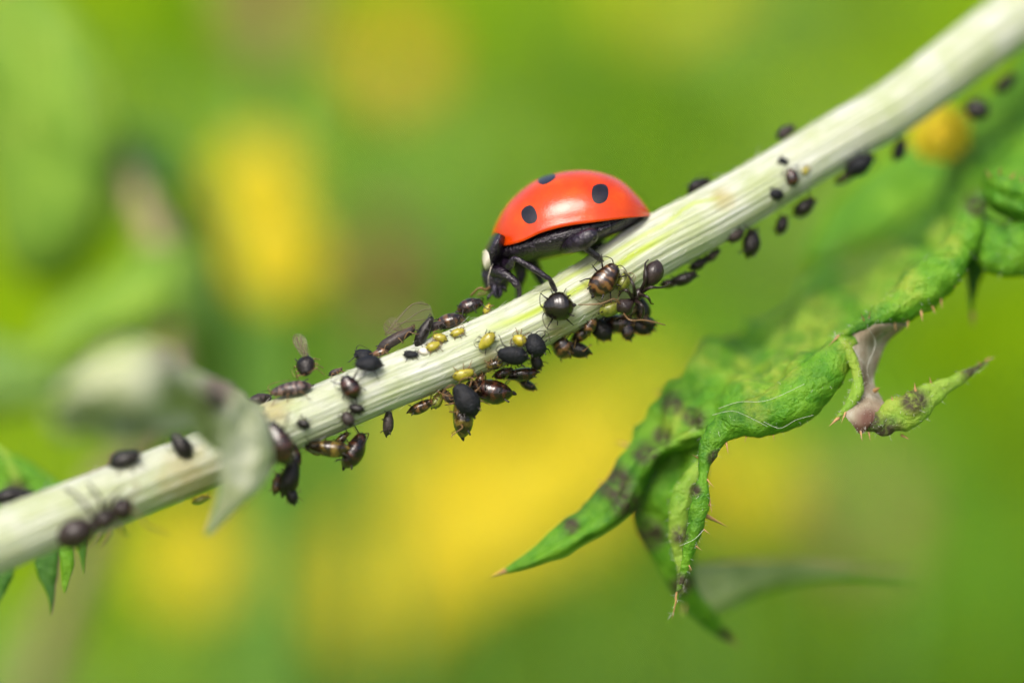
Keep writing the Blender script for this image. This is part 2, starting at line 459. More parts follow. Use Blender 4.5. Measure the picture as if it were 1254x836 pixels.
def pt_seg(px, py, line):
    best = 1e9
    for (ax, ay), (bx, by) in zip(line[:-1], line[1:]):
        vx, vy = bx - ax, by - ay; t = max(0, min(1, ((px - ax) * vx + (py - ay) * vy) / (vx * vx + vy * vy)))
        best = min(best, math.hypot(px - ax - vx * t, py - ay - vy * t))
    return best
GROOVE = [(600, 404), (665, 376), (701, 359), (762, 320), (815, 288), (840, 272)]
GROOVE2 = [(640, 372), (720, 328), (790, 288), (850, 250), (880, 240)]
TAN = [(640, 452, 26), (745, 365, 30), (690, 405, 22), (540, 492, 20), (885, 243, 14), (330, 500, 26), (235, 590, 40), (600, 440, 14)]
b = MB(); rows = []; stemco = []; groove = []; tan = []
NS = 144
cen = [P(c[0], c[1], c[2]) for c in SC]; arc = 0
for i, c in enumerate(SC):
    t = (cen[min(i + 1, len(cen) - 1)] - cen[max(i - 1, 0)]).normalized()
    u = (UPV - t * UPV.dot(t)).normalized(); w = t.cross(u)
    if i: arc += (cen[i] - cen[i - 1]).length
    row = []
    for k in range(NS):
        th = 2 * math.pi * k / NS
        rib = .014 * math.sin(th * 13 + .6 * math.sin(arc * .12)) + .011 * math.sin(th * 29 + 1.3 + .4 * math.sin(arc * .2))
        lump = .018 * noise.noise(Vector((math.cos(th), math.sin(th), arc * .22)))
        r = c[3] * K * (1 + rib + lump)
        p = cen[i] + (u * math.cos(th) + w * math.sin(th)) * r
        row.append(p)
        stemco.append((math.cos(th) * 1.2, math.sin(th) * 1.2, arc * .045))
        q = proj(p); front = (p - cen[i]).dot(FWD) < 0
        gv = tv = 0.0
        if front and 560 < q[0] < 900:
            j = noise.noise(p * .9) * 3
            d1 = pt_seg(q[0], q[1] + j, GROOVE); fade = min(1, max(0, (q[0] - 585) / 60)) * min(1, max(0, (845 - q[0]) / 50))
            gv = max(0, 1 - (d1 / 5.5) ** 2) * fade
            d2 = pt_seg(q[0], q[1] + j, GROOVE2); gv = max(gv, .6 * max(0, 1 - (d2 / 3.5) ** 2) * min(1, max(0, (q[0] - 640) / 60)))
        if front:
            for (tx, ty, tr) in TAN:
                dd = math.hypot(q[0] - tx, q[1] - ty) / tr
                if dd < 1.4: tv = max(tv, .6 * max(0, 1 - dd * dd * .6 + .5 * noise.noise(p * 2.0)))
        groove.append(min(1, max(0, gv))); tan.append(min(.75, max(0, tv)))
    rows.append(row)
b.grid(rows, True)
me = mesh_of('stem', b, M['stem']); attrv(me, 'stemco', stemco); attr(me, 'groove', groove); attr(me, 'tan', tan)
stem = link('stem', me, thistle, False)

# short silky hairs lying along the stem
b = MB(); rg = random.Random(11)
for i in range(1500):
    k = rg.randrange(4, len(SC) - 4); th = rg.uniform(0, 2 * math.pi); c = SC[k]
    t = (cen[k + 1] - cen[k - 1]).normalized(); u = (UPV - t * UPV.dot(t)).normalized(); w = t.cross(u)
    n = u * math.cos(th) + w * math.sin(th); p = cen[k] + n * c[3] * K * .99
    L = rg.uniform(.15, .55); lift = rg.uniform(.05, .55) if rg.random() < .25 else rg.uniform(.02, .12)
    dr = (t * rg.choice((-1, 1)) + u * rg.uniform(-.3, .3) + w * rg.uniform(-.3, .3)).normalized()
    b.tube([p, p + dr * L * .5 + n * lift * L * .7, p + dr * L + n * lift * L * 1.2], [.009, .007, .003], 4, False)
o = obj('stem_hair', b, M['hair'], stem, True); tag(o, kind='stuff')

# ---- leaf surfaces: grids of points in space, smoothed both ways
STAIN = [(752, 590, 24), (770, 620, 20), (775, 660, 18), (797, 655, 20), (700, 645, 10), (850, 512, 14), (790, 555, 16), (824, 495, 14), (1085, 535, 24), (1120, 490, 18), (1200, 447, 26),
         (1064, 515, 16), (832, 655, 12), (834, 715, 14), (1195, 252, 14), (852, 600, 8), (1050, 527, 12), (812, 535, 12), (890, 780, 14), (876, 560, 10), (262, 480, 22), (205, 440, 12), (20, 600, 14)]
YELLOW = [(1000, 395, 32), (970, 415, 26), (1075, 335, 44), (935, 470, 22), (905, 455, 20), (930, 500, 18), (1160, 290, 22), (1040, 430, 14), (1110, 350, 22), (830, 520, 20), (860, 440, 20), (1100, 500, 26), (960, 450, 18), (1044, 445, 16)]
def blotches(pts, lst, lim):
    out = []
    for p in pts:
        q = proj(p); v = 0
        for (x, y, r) in lst:
            dd = math.hypot(q[0] - x, q[1] - y) / r
            if dd < 1.5: v = max(v, 1.15 - dd * dd * .75 + .35 * noise.noise(p * 1.1))
        out.append(min(lim, max(0, v)))
    return out

def refine(ctrl, nu, nv):
    rows = [spline(r, nv) for r in ctrl]
    return [list(r) for r in zip(*[spline([rows[i][j] for i in range(len(rows))], nu) for j in range(nv)])]

def surface(name, ctrl, mats, parent, nu=60, nv=24, wrinkle=.12, wsc=.7, thick=.16, label=None, seed=0, teeth=0.0):
    g = refine(ctrl, nu, nv); pts = [[P(*q) for q in r] for r in g]
    b = MB(); out = []
    for i in range(nu):
        row = []
        for j in range(nv):
            du = pts[min(i + 1, nu - 1)][j] - pts[max(i - 1, 0)][j]; dv = pts[i][min(j + 1, nv - 1)] - pts[i][max(j - 1, 0)]
            n = du.cross(dv); n = n.normalized() if n.length > 1e-9 else -FWD
            if n.dot(FWD) > 0: n = -n
            p = pts[i][j]; wid = min(1, (pts[i][0] - pts[i][-1]).length / 3.2) ** 1.3; edge = min(1, min(j, nv - 1 - j) / 3) * min(1, min(i, nu - 1 - i) / 3)
            row.append(p + n * wrinkle * wid * (.25 + .75 * edge) * (noise.noise(p * wsc + Vector((seed, 0, 0))) + .45 * noise.noise(p * wsc * 2.6 + Vector((seed, 5, 0)))))
        if teeth:
            for j in (0, 1):
                tv = abs(math.sin(i * .33 + seed)) ** 5 * teeth + .25 * teeth * noise.noise(pts[i][0] * 1.3)
                row[j] = row[j] + (row[0] - row[3]).normalized() * tv * wid * (1 if j == 0 else .4)
        out.append(row)
    b.grid(out)
    mid = nu // 2; mj = nv // 2
    nrm = sum(((out[i + 1][j] - out[i][j]).cross(out[i][j + 1] - out[i][j]) for i in range(0, nu - 1, 2) for j in range(0, nv - 1, 2)), Vector())
    if nrm.dot(FWD) > 0: pass
    else: b.f = [f[::-1] for f in b.f]
    me = mesh_of(name, b, mats, True, False); attr(me, 'stain', blotches(b.v, STAIN, .92)); attr(me, 'yellow', blotches(b.v, YELLOW, .7))
    o = link(name, me, parent, False)
    solidify(o, thick, 1 if isinstance(mats, (list, tuple)) and len(mats) > 1 else 0)
    if label: o['label'] = label
    return o

def roll(name, ctrl, mat, parent, n=110, m=22, wrinkle=.07, flat=.8, label=None, seed=0):
    """a blade rolled lengthwise: (px, py, d, half width px)"""
    q = spline(ctrl, n); cs = [P(a[0], a[1], a[2]) for a in q]; rows = []
    for i in range(n):
        t = (cs[min(i + 1, n - 1)] - cs[max(i - 1, 0)]).normalized(); s = t.cross(FWD).normalized(); f = s.cross(t)
        hw = max(q[i][3], .4) * K; row = []
        for k in range(m):
            a = 2 * math.pi * k / m; dr = s * math.cos(a) + f * math.sin(a) * flat
            p = cs[i] + dr * hw
            row.append(p + dr * wrinkle * min(1, hw * 2.2) * 1.5 * (noise.noise(p * 1.1 + Vector((seed, 0, 3))) + .7 * noise.noise(p * 2.4 + Vector((seed, 2, 0))) + .3 * noise.noise(p * 5.2 + Vector((seed, 1, 0)))))
        rows.append(row)
    b = MB(); o_ = b.grid(rows, True)
    for e in (0, n - 1):
        c = len(b.v); b.v.append(cs[e])
        for k in range(m):
            a, bb = e * m + k, e * m + (k + 1) % m
            b.f.append((a, bb, c) if e else (bb, a, c)); b.mi.append(0)
    me = mesh_of(name, b, mat); attr(me, 'stain', blotches(b.v, STAIN, .92)); attr(me, 'yellow', blotches(b.v, YELLOW, .7))
    o = link(name, me, parent, False)
    if label: o['label'] = label
    return o

spine_cache = {}
def spine(p0, p1, r, parent):
    """one stiff thorn from p0 to its tip p1 (pixel, depth)"""
    if 'm' not in spine_cache:
        b = MB(); b.tube([Vector((0, 0, z)) for z in (-.12, .15, .5, .8, 1)], [1.0, .8, .42, .2, .03], 7); spine_cache['m'] = mesh_of('spine', b, M['spine'])
    a, c = P(*p0), P(*p1); o = link('spine', spine_cache['m'], parent)
    dr = c - a
    mw = Matrix.Translation(a * MM) @ dr.to_track_quat('Z', 'Y').to_matrix().to_4x4() @ Matrix.Diagonal((r * K, r * K, dr.length, 1))
    o.matrix_basis = mw
    return o

# right-hand leaf: a broad blade whose margin rolls forward into spiny lobes
def row5(U, L, bulge=1.0, mid=.5, mdep=-.2):
    """five points from the upper margin U to the lower margin L; bulge towards the lens"""
    out = []
    for t, bl in ((0, 0), (.25, .55), (.5, mdep + .8), (.75, .9), (1, 0)):
        out.append((U[0] + (L[0] - U[0]) * t, U[1] + (L[1] - U[1]) * t, U[2] + (L[2] - U[2]) * t - bulge * bl))
    return out
blade_rows = [row5((1345, -30, 17), (1380, 60, 14), .8), row5((1262, 58, 15), (1310, 190, 9), 1.2), row5((1205, 140, 14), (1250, 262, 6), 1.4), row5((1150, 232, 13.5), (1200, 290, 4.5), 1.2), row5((1092, 296, 13), (1165, 342, 2.6), 1.6),
    row5((1010, 338, 11.5), (1100, 392, 1.6), 1.6), row5((930, 398, 8.5), (1030, 448, 1.4), 1.6), row5((868, 428, 5.4), (975, 505, 1.3), 1.6), row5((822, 476, 4.6), (905, 528, 1.4), 1.5),
    row5((797, 509, 4.0), (858, 544, 2.0), 1.3), row5((765, 552, 3.6), (808, 562, 2.6), 1.0), row5((741, 593, 3.2), (786, 600, 2.6), .9), row5((718, 617, 2.9), (766, 632, 2.4), .8), row5((688, 646, 2.6), (724, 659, 2.3), .7),
    row5((645, 678, 2.3), (664, 687, 2.2), .4), row5((618, 696, 2.1), (622, 699, 2.1), .1)]
leaf = surface('leaf', blade_rows, [M['leaf'], M['leaf_soft']], thistle, 170, 44, 1.1, .45, .14,
               'large spiny thistle leaf with rolled margins and purple stains', 1, teeth=.5)
def under_leaf(o, par=None):
    """child of a leaf that itself hangs under the thistle: same world placement"""
    o.parent = par or leaf; o.matrix_parent_inverse = Matrix.Identity(4); return o

def lobe(o, par=None): return under_leaf(o, par)
lobe(surface('lobe', [row5((815, 538, 3.6), (880, 520, 2.8), .3), row5((792, 575, 3.7), (868, 556, 2.8), .7), row5((776, 618, 3.9), (862, 600, 3.2), 1.0), row5((778, 645, 4.0), (856, 640, 3.6), .7), row5((791, 668, 4.3), (850, 676, 4.0), .6), row5((806, 693, 4.6), (848, 704, 4.4), .5),
      row5((824, 722, 4.9), (856, 726, 4.8), .4), row5((848, 752, 5.4), (872, 746, 5.3), .3), row5((872, 773, 6), (886, 766, 6), .2), row5((897, 785, 6.5), (899, 783, 6.5), 0)],
      [M['leaf'], M['under']], thistle, 70, 24, .45, .8, .14, None, 4))
lobe(surface('lobe', [row5((842, 690, 6), (860, 756, 6.2), .2), row5((866, 690, 7.2), (882, 746, 7), .5), row5((905, 686, 9), (910, 731, 8.6), .6), row5((955, 686, 10.6), (948, 717, 10.4), .5), row5((1030, 692, 12.4), (1022, 704, 12.2), .3), row5((1112, 702, 14), (1110, 706, 14), 0)],
      [M['leaf_faded'], M['leaf_dark']], thistle, 60, 16, .2, .8, .14, 'pale downy underside of a lobe turned away', 5))
lobe(roll('rolled_edge', [(850, 752, 6.2, 1), (880, 748, 7, 3), (912, 733, 8.6, 4), (950, 717, 10.3, 4.5), (1020, 703, 12, 4), (1080, 699, 13.2, 3), (1118, 704, 14, .5)], M['leaf'], thistle, 60, 10))
lobe(roll('rolled_lobe', [(1062, 402, 1.6, 8), (1038, 424, 1.0, 17), (1010, 456, .6, 26), (975, 488, .3, 29), (938, 507, .2, 26), (903, 516, .1, 21), (880, 530, 0, 15), (866, 552, -.1, 11), (860, 584, -.2, 6.5), (859, 610, -.3, 10.5), (853, 640, -.3, 11), (845, 670, -.2, 8), (836, 703, 0, 5), (829, 730, .1, 2.2), (822, 752, .2, .5)],
      M['leaf'], thistle, 150, 26, .10, .8, 'margin rolled into a thick green sausage ending in a twisted tip', 2))
lobe(roll('rolled_lobe', [(858, 566, 1.2, 6), (845, 588, 1.1, 12), (833, 615, 1.0, 14), (829, 645, 1.0, 11), (832, 675, 1.1, 9), (835, 700, 1.2, 6), (836, 726, 1.4, 1.5)], M['leaf_lime'], thistle, 60, 18, .08, .7, None, 6))
lobe(roll('rolled_margin', [(1203, 238, 4.4, 5), (1192, 262, 3.6, 15), (1176, 300, 2.8, 22), (1150, 336, 2.0, 27), (1118, 362, 1.5, 26), (1085, 384, 1.1, 16), (1058, 396, .9, 9), (1032, 410, .8, 4), (1022, 416, .8, 1)], M['leaf'], thistle, 110, 24, .12, .9, None, 3))
# lobe curled round so that its downy underside shows
lobe(surface('curled_lobe', [[(1036, 404, 1.1), (1058, 398, .8), (1085, 396, 1.0), (1112, 396, 1.8)], [(1044, 428, .6), (1054, 424, .9), (1070, 420, 1.5), (1088, 416, 2.2)],
      [(1051, 452, .5), (1057, 450, 1.0), (1066, 448, 1.5), (1074, 446, 2.0)], [(1052, 474, .5), (1058, 472, .9), (1064, 471, 1.2), (1069, 468, 1.6)], [(1042, 492, .2), (1054, 492, .3), (1068, 490, .5), (1080, 490, .9)],
      [(1033, 504, 0), (1050, 508, -.1), (1066, 506, 0), (1084, 498, .4)], [(1045, 520, -.1), (1052, 520, -.2), (1060, 519, -.2), (1068, 516, -.1)], [(1052, 530, 0), (1054, 530, 0), (1056, 529, 0), (1058, 528, 0)]],
      [M['under'], M['leaf_lime']], thistle, 60, 20, .18, .9, .10, 'pale downy underside of a curled lobe', 7))
lobe(roll('rolled_edge', [(1023, 411, .7, 1), (1030, 416, .6, 4), (1038, 428, .5, 6.5), (1046, 446, .4, 6.5), (1050, 462, .3, 5.5), (1050, 478, .2, 8), (1042, 492, .1, 7), (1034, 503, 0, 4), (1022, 514, 0, 1)], M['leaf_lime'], thistle, 60, 14, .05, .8))
lobe(roll('curled_tip', [(1056, 526, .3, 3), (1068, 520, .1, 12), (1085, 516, .1, 19), (1105, 505, .2, 22), (1128, 491, .4, 17), (1155, 474, .8, 10), (1180, 460, 1.3, 6), (1198, 449, 1.8, 3), (1211, 441, 2.2, .6)], M['leaf_lime'], thistle, 80, 22, .10, .55, 'lime green lobe tip with brown stains', 8))
# upper pieces of the same leaf near the stem
lobe(surface('lobe', [row5((1206, 212, 3.5), (1208, 246, 3.8), .3), row5((1222, 214, 2.8), (1218, 256, 3.6), .6), row5((1240, 220, 2.6), (1242, 268, 3.4), .7), row5((1262, 226, 2.6), (1268, 276, 3.6), .7), row5((1310, 236, 3), (1320, 290, 4), .6)], [M['leaf'], M['under']], thistle, 40, 20, .25, 1, .16, None, 9))
lobe(roll('rolled_lobe', [(1196, 262, 4.4, 8), (1208, 286, 3.8, 20), (1222, 304, 3.4, 30), (1244, 306, 3.4, 33), (1270, 300, 3.8, 34), (1320, 290, 5, 30)], M['leaf'], thistle, 60, 24, .14, .8, None, 10))
lobe(roll('hanging_lobe', [(1196, 268, 5.2, 10), (1194, 300, 5.2, 15), (1194, 330, 5.1, 13), (1192, 352, 5.1, 7), (1190, 372, 5.2, 3), (1191, 390, 5.2, .5)], M['leaf_dark'], thistle, 50, 16, .06, .5, None, 11))
# blurred leaf farther behind, between stem and big leaf
leaf_b = surface('leaf', [row5((1330, 20, 24), (1360, 110, 22), 1), row5((1250, 85, 22), (1275, 180, 20), 1.4), row5((1165, 140, 20), (1195, 232, 18), 1.8), row5((1095, 185, 18.5), (1140, 268, 17), 1.8), row5((1035, 232, 17.5), (1085, 305, 16.5), 1.5), row5((1000, 280, 17), (1030, 325, 16.5), .8), row5((985, 318, 17), (992, 326, 17), 0)],
      [M['leaf'], M['under']], thistle, 70, 24, .8, .35, .16, 'blurred green leaf behind the large spiny leaf', 12)

def sp(par, *lst):
    for (a, c, r) in lst:
        spine(a, c, r, par)
sp(leaf, ((622, 697, 2.1), (600, 706, 2.3), 4), ((824, 476, 4.4), (800, 481, 4.8), 4.5), ((769, 545, 3.7), (752, 540, 4.2), 2.6), ((742, 592, 3.2), (730, 588, 3.4), 2),
   ((868, 608, -.1), (872, 628, -.4), 1.8), ((866, 632, 0), (892, 645, .6), 3), ((864, 585, -.2), (875, 597, -.6), 1.6), ((889, 540, 0), (892, 556, -.4), 2.0), ((866, 622, -.3), (871, 612, -.6), 1.4),
   ((829, 728, .1), (823, 758, .2), 2.4), ((1026, 512, 0), (1015, 522, -.2), 2.6), ((1054, 528, -.1), (1056, 540, -.3), 1.8), ((1105, 533, .4), (1114, 538, .2), 1.8), ((1058, 392, .7), (1054, 383, .3), 1.3), ((1064, 390, .7), (1066, 380, .3), 1.2),
   ((1026, 412, .6), (1014, 424, .4), 1.4), ((1072, 478, .6), (1078, 474, .3), 3.2), ((1094, 496, .1), (1092, 484, 0), 3), ((1121, 478, .3), (1120, 468, .2), 2.2), ((1152, 366, 1.5), (1154, 378, 1.2), 2), ((1128, 382, 1.2), (1130, 394, 1.0), 2),
   ((1208, 441, 2.1), (1220, 436, 2.4), 1.8), ((1191, 384, 5.2), (1191, 402, 5.2), 3.4), ((1212, 216, 3), (1206, 206, 2.6), 2.2), ((1224, 214, 2.8), (1226, 203, 2.4), 2.2), ((1238, 219, 2.6), (1244, 209, 2.4), 2.2), ((1252, 224, 2.6), (1250, 214, 2.4), 1.8),
   ((895, 783, 6.4), (906, 792, 6.6), 2.2), ((842, 690, 1.2), (846, 700, .8), 2), ((838, 742, 5), (836, 754, 4.8), 2), ((1104, 703, 14), (1124, 706, 14.3), 2), ((1035, 506, -.1), (1030, 518, -.3), 1.6), ((1096, 396, 1.2), (1097, 405, 1.0), 1.3), ((1142, 376, 1.3), (1146, 385, 1.0), 1.4), ((1164, 346, 1.8), (1171, 352, 1.5), 1.6), ((1112, 394, 1.2), (1111, 404, .9), 1.3), ((1178, 318, 2.4), (1186, 322, 2.2), 1.4), ((1176, 462, 1.2), (1178, 455, 1.1), 1.2), ((1140, 468, .6), (1138, 460, .5), 1.3), ((1130, 508, .5), (1136, 514, .4), 1.3), ((1064, 530, .1), (1066, 540, 0), 1.4), ((947, 532, .2), (948, 540, 0), 1.1), ((914, 534, 0), (912, 542, -.2), 1.1), ((842, 690, -.1), (848, 698, -.3), 1.2), ((862, 648, -.3), (870, 654, -.5), 1.2), ((852, 668, -.3), (860, 674, -.5), 1.1), ((854, 560, -.1), (847, 556, -.4), 1.1), ((1200, 446, 1.6), (1196, 440, 1.4), 1.2))
# fine down on the rolled margins
b = MB(); rg = random.Random(31)
for o_ in [c for c in leaf.children if c.name.startswith(('rolled', 'curled'))]:
    vs = o_.data.vertices; ctr = sum((v.co for v in vs), Vector()) / len(vs)
    for k in range(130):
        v = vs[rg.randrange(len(vs))]; p = v.co / MM; n = v.normal.copy()
        n = (n + Vector((rg.uniform(-.7, .7), rg.uniform(-.7, .7), rg.uniform(-.7, .7)))).normalized(); L = rg.uniform(.05, .22)
        b.tube([p - n * .02, p + n * L * .6, p + n * L + Vector((rg.uniform(-.06, .06), 0, rg.uniform(-.08, .02)))], [.005, .004, .002], 4, False)
tag(under_leaf(obj('leaf_hair', b, M['hair'], thistle, False)), kind='stuff')
# a few cobweb threads on the rolled lobe
b = MB()
for ln in ([(872, 508, -.9), (895, 503, -1.0), (912, 508, -.9), (940, 522, -.8)], [(935, 516, -.9), (955, 524, -.9), (975, 514, -.8), (996, 508, -.5)], [(832, 668, -.7), (850, 660, -.7), (862, 648, -.6)], [(1062, 400, .2), (1072, 420, .7), (1062, 450, .5), (1066, 470, .7)], [(880, 500, -.7), (905, 492, -.7), (940, 490, -.9), (985, 470, -.7)]):
    b.limb([P(*q) for q in ln], [.0055] * len(ln), 5, 8)
under_leaf(obj('cobweb_threads', b, M['hair'], thistle, False)); 

# withered leaf and pointed bract at the node, nearer the lens than the stem
bud = surface('withered_leaf', [[(322, 500, -2.5), (318, 515, -4), (310, 532, -4.6), (300, 545, -4)], [(282, 480, -5), (276, 500, -7.5), (270, 522, -7), (262, 545, -6)], [(242, 456, -9), (240, 478, -11.5), (238, 500, -9.5), (232, 528, -9)],
      [(206, 428, -12), (204, 452, -15), (202, 484, -12), (198, 528, -12)], [(162, 430, -15), (160, 458, -18), (158, 494, -14.5), (154, 540, -15)], [(116, 452, -17.5), (114, 472, -20), (112, 502, -17), (110, 534, -17.5)], [(78, 474, -19.5), (80, 486, -21), (80, 510, -19), (82, 532, -19.5)], [(62, 494, -21), (64, 498, -21.3), (65, 506, -21), (66, 512, -21)]],
      [M['woolly'], M['leaf_soft']], thistle, 80, 40, 1.7, .34, .25, 'pale withered downy leaf, out of focus', 20)
bract = surface('bract', [row5((232, 470, -11), (312, 496, -6.5), .6), row5((256, 505, -9.4), (328, 532, -6), .7), row5((266, 545, -8.2), (328, 568, -6.2), .7), row5((270, 590, -7.6), (318, 590, -6.6), .5), row5((262, 625, -7.4), (292, 614, -7), .3), row5((252, 652, -7.2), (257, 650, -7.2), 0)], [M['woolly'], M['leaf_soft']], thistle, 50, 20, .3, .6, .3, 'pale pointed bract hanging across the stem', 21)
# small spiny leaf behind the low end of the stem
leaf_c = surface('leaf', [row5((-60, 562, 7), (-60, 650, 7), .6), row5((-10, 552, 6.4), (0, 640, 6.4), .8), row5((26, 562, 6), (34, 622, 6), .8), row5((50, 578, 5.8), (58, 608, 5.8), .5), row5((74, 594, 5.6), (77, 602, 5.6), .1)], [M['leaf'], M['under']], thistle, 50, 24, .5, .5, .16, 'small green leaf behind the low end of the stem', 22)
under_leaf(roll('rolled_edge', [(-10, 544, 5.6, 3), (6, 556, 5.2, 4), (16, 576, 5, 5), (24, 598, 4.9, 4), (34, 612, 4.9, 2)], M['leaf_lime'], thistle, 40, 12, .05), leaf_c)
for pts in ([(-20, 660, 2.6, 14), (5, 690, 2.6, 12), (2, 715, 2.5, 8), (-4, 742, 2.5, 1)], [(58, 655, 2.8, 16), (58, 690, 2.6, 14), (60, 715, 2.5, 8), (63, 735, 2.4, 3), (62, 752, 2.4, .6)], [(80, 650, 1.4, 9), (82, 690, 1.4, 8), (80, 712, 1.4, 4), (79, 726, 1.4, .6)], [(98, 640, 1.8, 8), (100, 668, 1.8, 6), (101, 686, 1.8, 3), (102, 702, 1.8, .5)]):
    under_leaf(roll('lobe', pts, M['leaf_dark'] if pts[0][0] != 80 else M['leaf'], thistle, 40, 14, .06, .45, None, 23 + pts[0][0]), leaf_c)

# second plant at the left, well behind the plane in focus
weed2 = empty('blurred_plant', Matrix.Translation(Vector((-34, 60, 0)) * MM))
tag(weed2, 'blurred leafy plant with a pinkish stalk behind the withered leaf', 'plant')
def bsurf(ctrl, mat, **k):
    return surface('leaf', ctrl, [mat, M['leaf_soft']], weed2, 50, 16, .8, .2, .2, **k)
roll('stalk', [(-40, 1100, 60, 22), (20, 900, 50, 22), (150, 560, 36, 20), (225, 400, 32, 17), (200, 310, 30, 16), (140, 190, 30, 17), (90, 110, 30, 18), (40, 20, 32, 16), (0, -80, 34, 12)], simple('pinkish_stalk', (.36, .26, .17), .7), weed2, 90, 14, .3, .9)
bsurf([row5((-60, 20, 34), (40, -40, 30), 2), row5((-40, 120, 32), (120, 60, 28), 2.5), row5((-20, 230, 31), (150, 170, 28), 2.5), row5((0, 310, 31), (130, 280, 29), 2), row5((40, 350, 32), (90, 345, 31), .5)], M['leaf_lime'])
bsurf([row5((130, 160, 34), (160, 240, 31), 1), row5((190, 165, 34), (215, 240, 31), 1.5), row5((235, 230, 35), (220, 300, 33), 1.5), row5((270, 320, 36), (240, 350, 34), 1), row5((290, 430, 37), (265, 420, 35), .6), row5((286, 520, 38), (276, 510, 38), 0)], M['leaf_dark'])
bsurf([row5((60, 390, 28), (30, 460, 26), 1), row5((120, 345, 26), (100, 430, 24), 1.5), row5((180, 305, 25), (190, 400, 24), 1.5), row5((225, 300, 26), (235, 370, 25), 1), row5((255, 320, 27), (258, 330, 27), 0)], M['leaf_lime'])
bsurf([row5((205, 330, 24), (235, 335, 24), .5), row5((215, 380, 25), (262, 400, 25), .8), row5((225, 430, 27), (275, 450, 27), .8), row5((240, 500, 30), (275, 500, 30), .5), row5((260, 560, 34), (262, 560, 34), 0)], M['leaf_soft'])
bsurf([row5((-60, 400, 30), (-60, 520, 30), 1), row5((0, 420, 28), (10, 500, 28), 1.5), row5((60, 440, 26), (70, 490, 26), 1), row5((120, 460, 26), (122, 464, 26), 0)], M['leaf_soft'])

# single yellow floret just behind the leaf
fr = flower(P(1152, 164, 10.5), 1.3, (-.3, -.8, .6), 'small yellow flower peeking out between the stem and the large leaf', 16, (200, 80), 'yellow flowers behind the stem', 'petal', .0)

# ------------------------------------------------------------------ insect materials
def chitin(name, c, rough, coat, bloom=None, bumps=.02, bscale=14, spec=.3):
    a = NT(name); co = a.coords(1000); n = a.noise(co, 3, 5, .6); f = a.noise(co, bscale, 3)
    cc = a.ramp(n, [(.3, [x * .7 for x in c]), (.7, [x * 1.3 for x in c])])
    if bloom: cc = a.mix(a.ramp(n, [(.42, (.15, .15, .15)), (.7, (.9, .9, .9))]), cc, bloom)
    a.color(cc); a.set(Roughness=rough, Coat_Weight=coat, Coat_Roughness=.08); a.b.inputs['Specular IOR Level'].default_value = spec; a.bump(f, bumps, .9); return a.m
M['waxy'] = chitin('waxy_black', (.006, .0065, .008), .55, .0, (.013, .015, .020), .06, 10, .2)
M['black'] = chitin('dull_black', (.006, .005, .005), .32, .1, (.012, .008, .007), .06, 10, .3)
M['gloss'] = chitin('glossy_black', (.004, .003, .0025), .2, .8, (.014, .008, .003), .015)
M['greyb'] = chitin('grey_brown', (.022, .016, .014), .5, .1, (.05, .036, .032), .04)
M['darkleg'] = chitin('dark_leg', (.010, .007, .006), .4, .2)
M['tanleg'] = chitin('tan_leg', (.15, .085, .035), .45, .2)
M['antbody'] = chitin('ant_brown_black', (.014, .008, .007), .34, .3, (.034, .022, .02), .03)
def banded(name, c1, c2, freq, rough=.28, coat=.5):
    a = NT(name); co = a.coords(1000)
    sep = a.n('ShaderNodeSeparateXYZ'); a.l(co, sep.inputs[0])
    w = a.math('ADD', a.math('MULTIPLY', sep.outputs[0], freq), a.math('MULTIPLY', a.noise(co, 3.0, 4), 9.0))
    st = a.math('ADD', a.math('MULTIPLY', a.math('SINE', w), .5), .5)
    n = a.noise(co, 1.8, 4)
    c = a.mix(a.ramp(st, [(.35, (0, 0, 0)), (.75, (1, 1, 1))]), c1, c2)
    c = a.mix(a.ramp(n, [(.45, (0, 0, 0)), (.65, (1, 1, 1))]), c, [x * .35 for x in c1])
    a.color(c); a.set(Roughness=rough, Coat_Weight=coat, Coat_Roughness=.1, Subsurface_Weight=.15, Subsurface_Scale=.0002)
    a.bump(st, .02, .6); return a.m
M['brownband'] = banded('brown_banded', (.018, .008, .005), (.14, .065, .02), 20)
M['redbrown'] = banded('red_brown', (.010, .004, .003), (.045, .014, .007), 16, .24, .35)
M['olive'] = banded('olive_brown', (.03, .016, .006), (.15, .10, .018), 12, .25, .6)
M['stripe'] = banded('pale_striped', (.022, .012, .012), (.13, .085, .07), 22, .45, .2)
def juicy(name, c, dark):
    a = NT(name); co = a.coords(1000); n = a.noise(co, 4, 4)
    a.color(a.ramp(n, [(.3, dark), (.55, c), (.8, [min(1, x * 1.3) for x in c])])); a.set(Roughness=.35, Coat_Weight=.25, Subsurface_Weight=.5, Subsurface_Scale=.0003)
    a.b.inputs['Subsurface Radius'].default_value = (1, .9, .2); a.bump(n, .03, .6); return a.m
M['yellowgreen'] = juicy('yellow_green', (.32, .28, .02), (.17, .15, .012))
M['green'] = juicy('olive_green', (.18, .20, .025), (.09, .10, .015))
def wing_mat():
    a = NT('clear_wing'); t = a.n('ShaderNodeBsdfTransparent'); t.inputs[0].default_value = (.86, .84, .76, 1)
    a.color((.25, .22, .16)); a.set(Roughness=.25)
    mx = a.n('ShaderNodeMixShader'); mx.inputs[0].default_value = .15
    a.l(t.outputs[0], mx.inputs[1]); a.l(a.b.outputs[0], mx.inputs[2]); a.l(mx.outputs[0], a.out.inputs[0]); return a.m
M['wing'] = wing_mat()
M['vein'] = simple('wing_vein', (.10, .07, .04), .5)

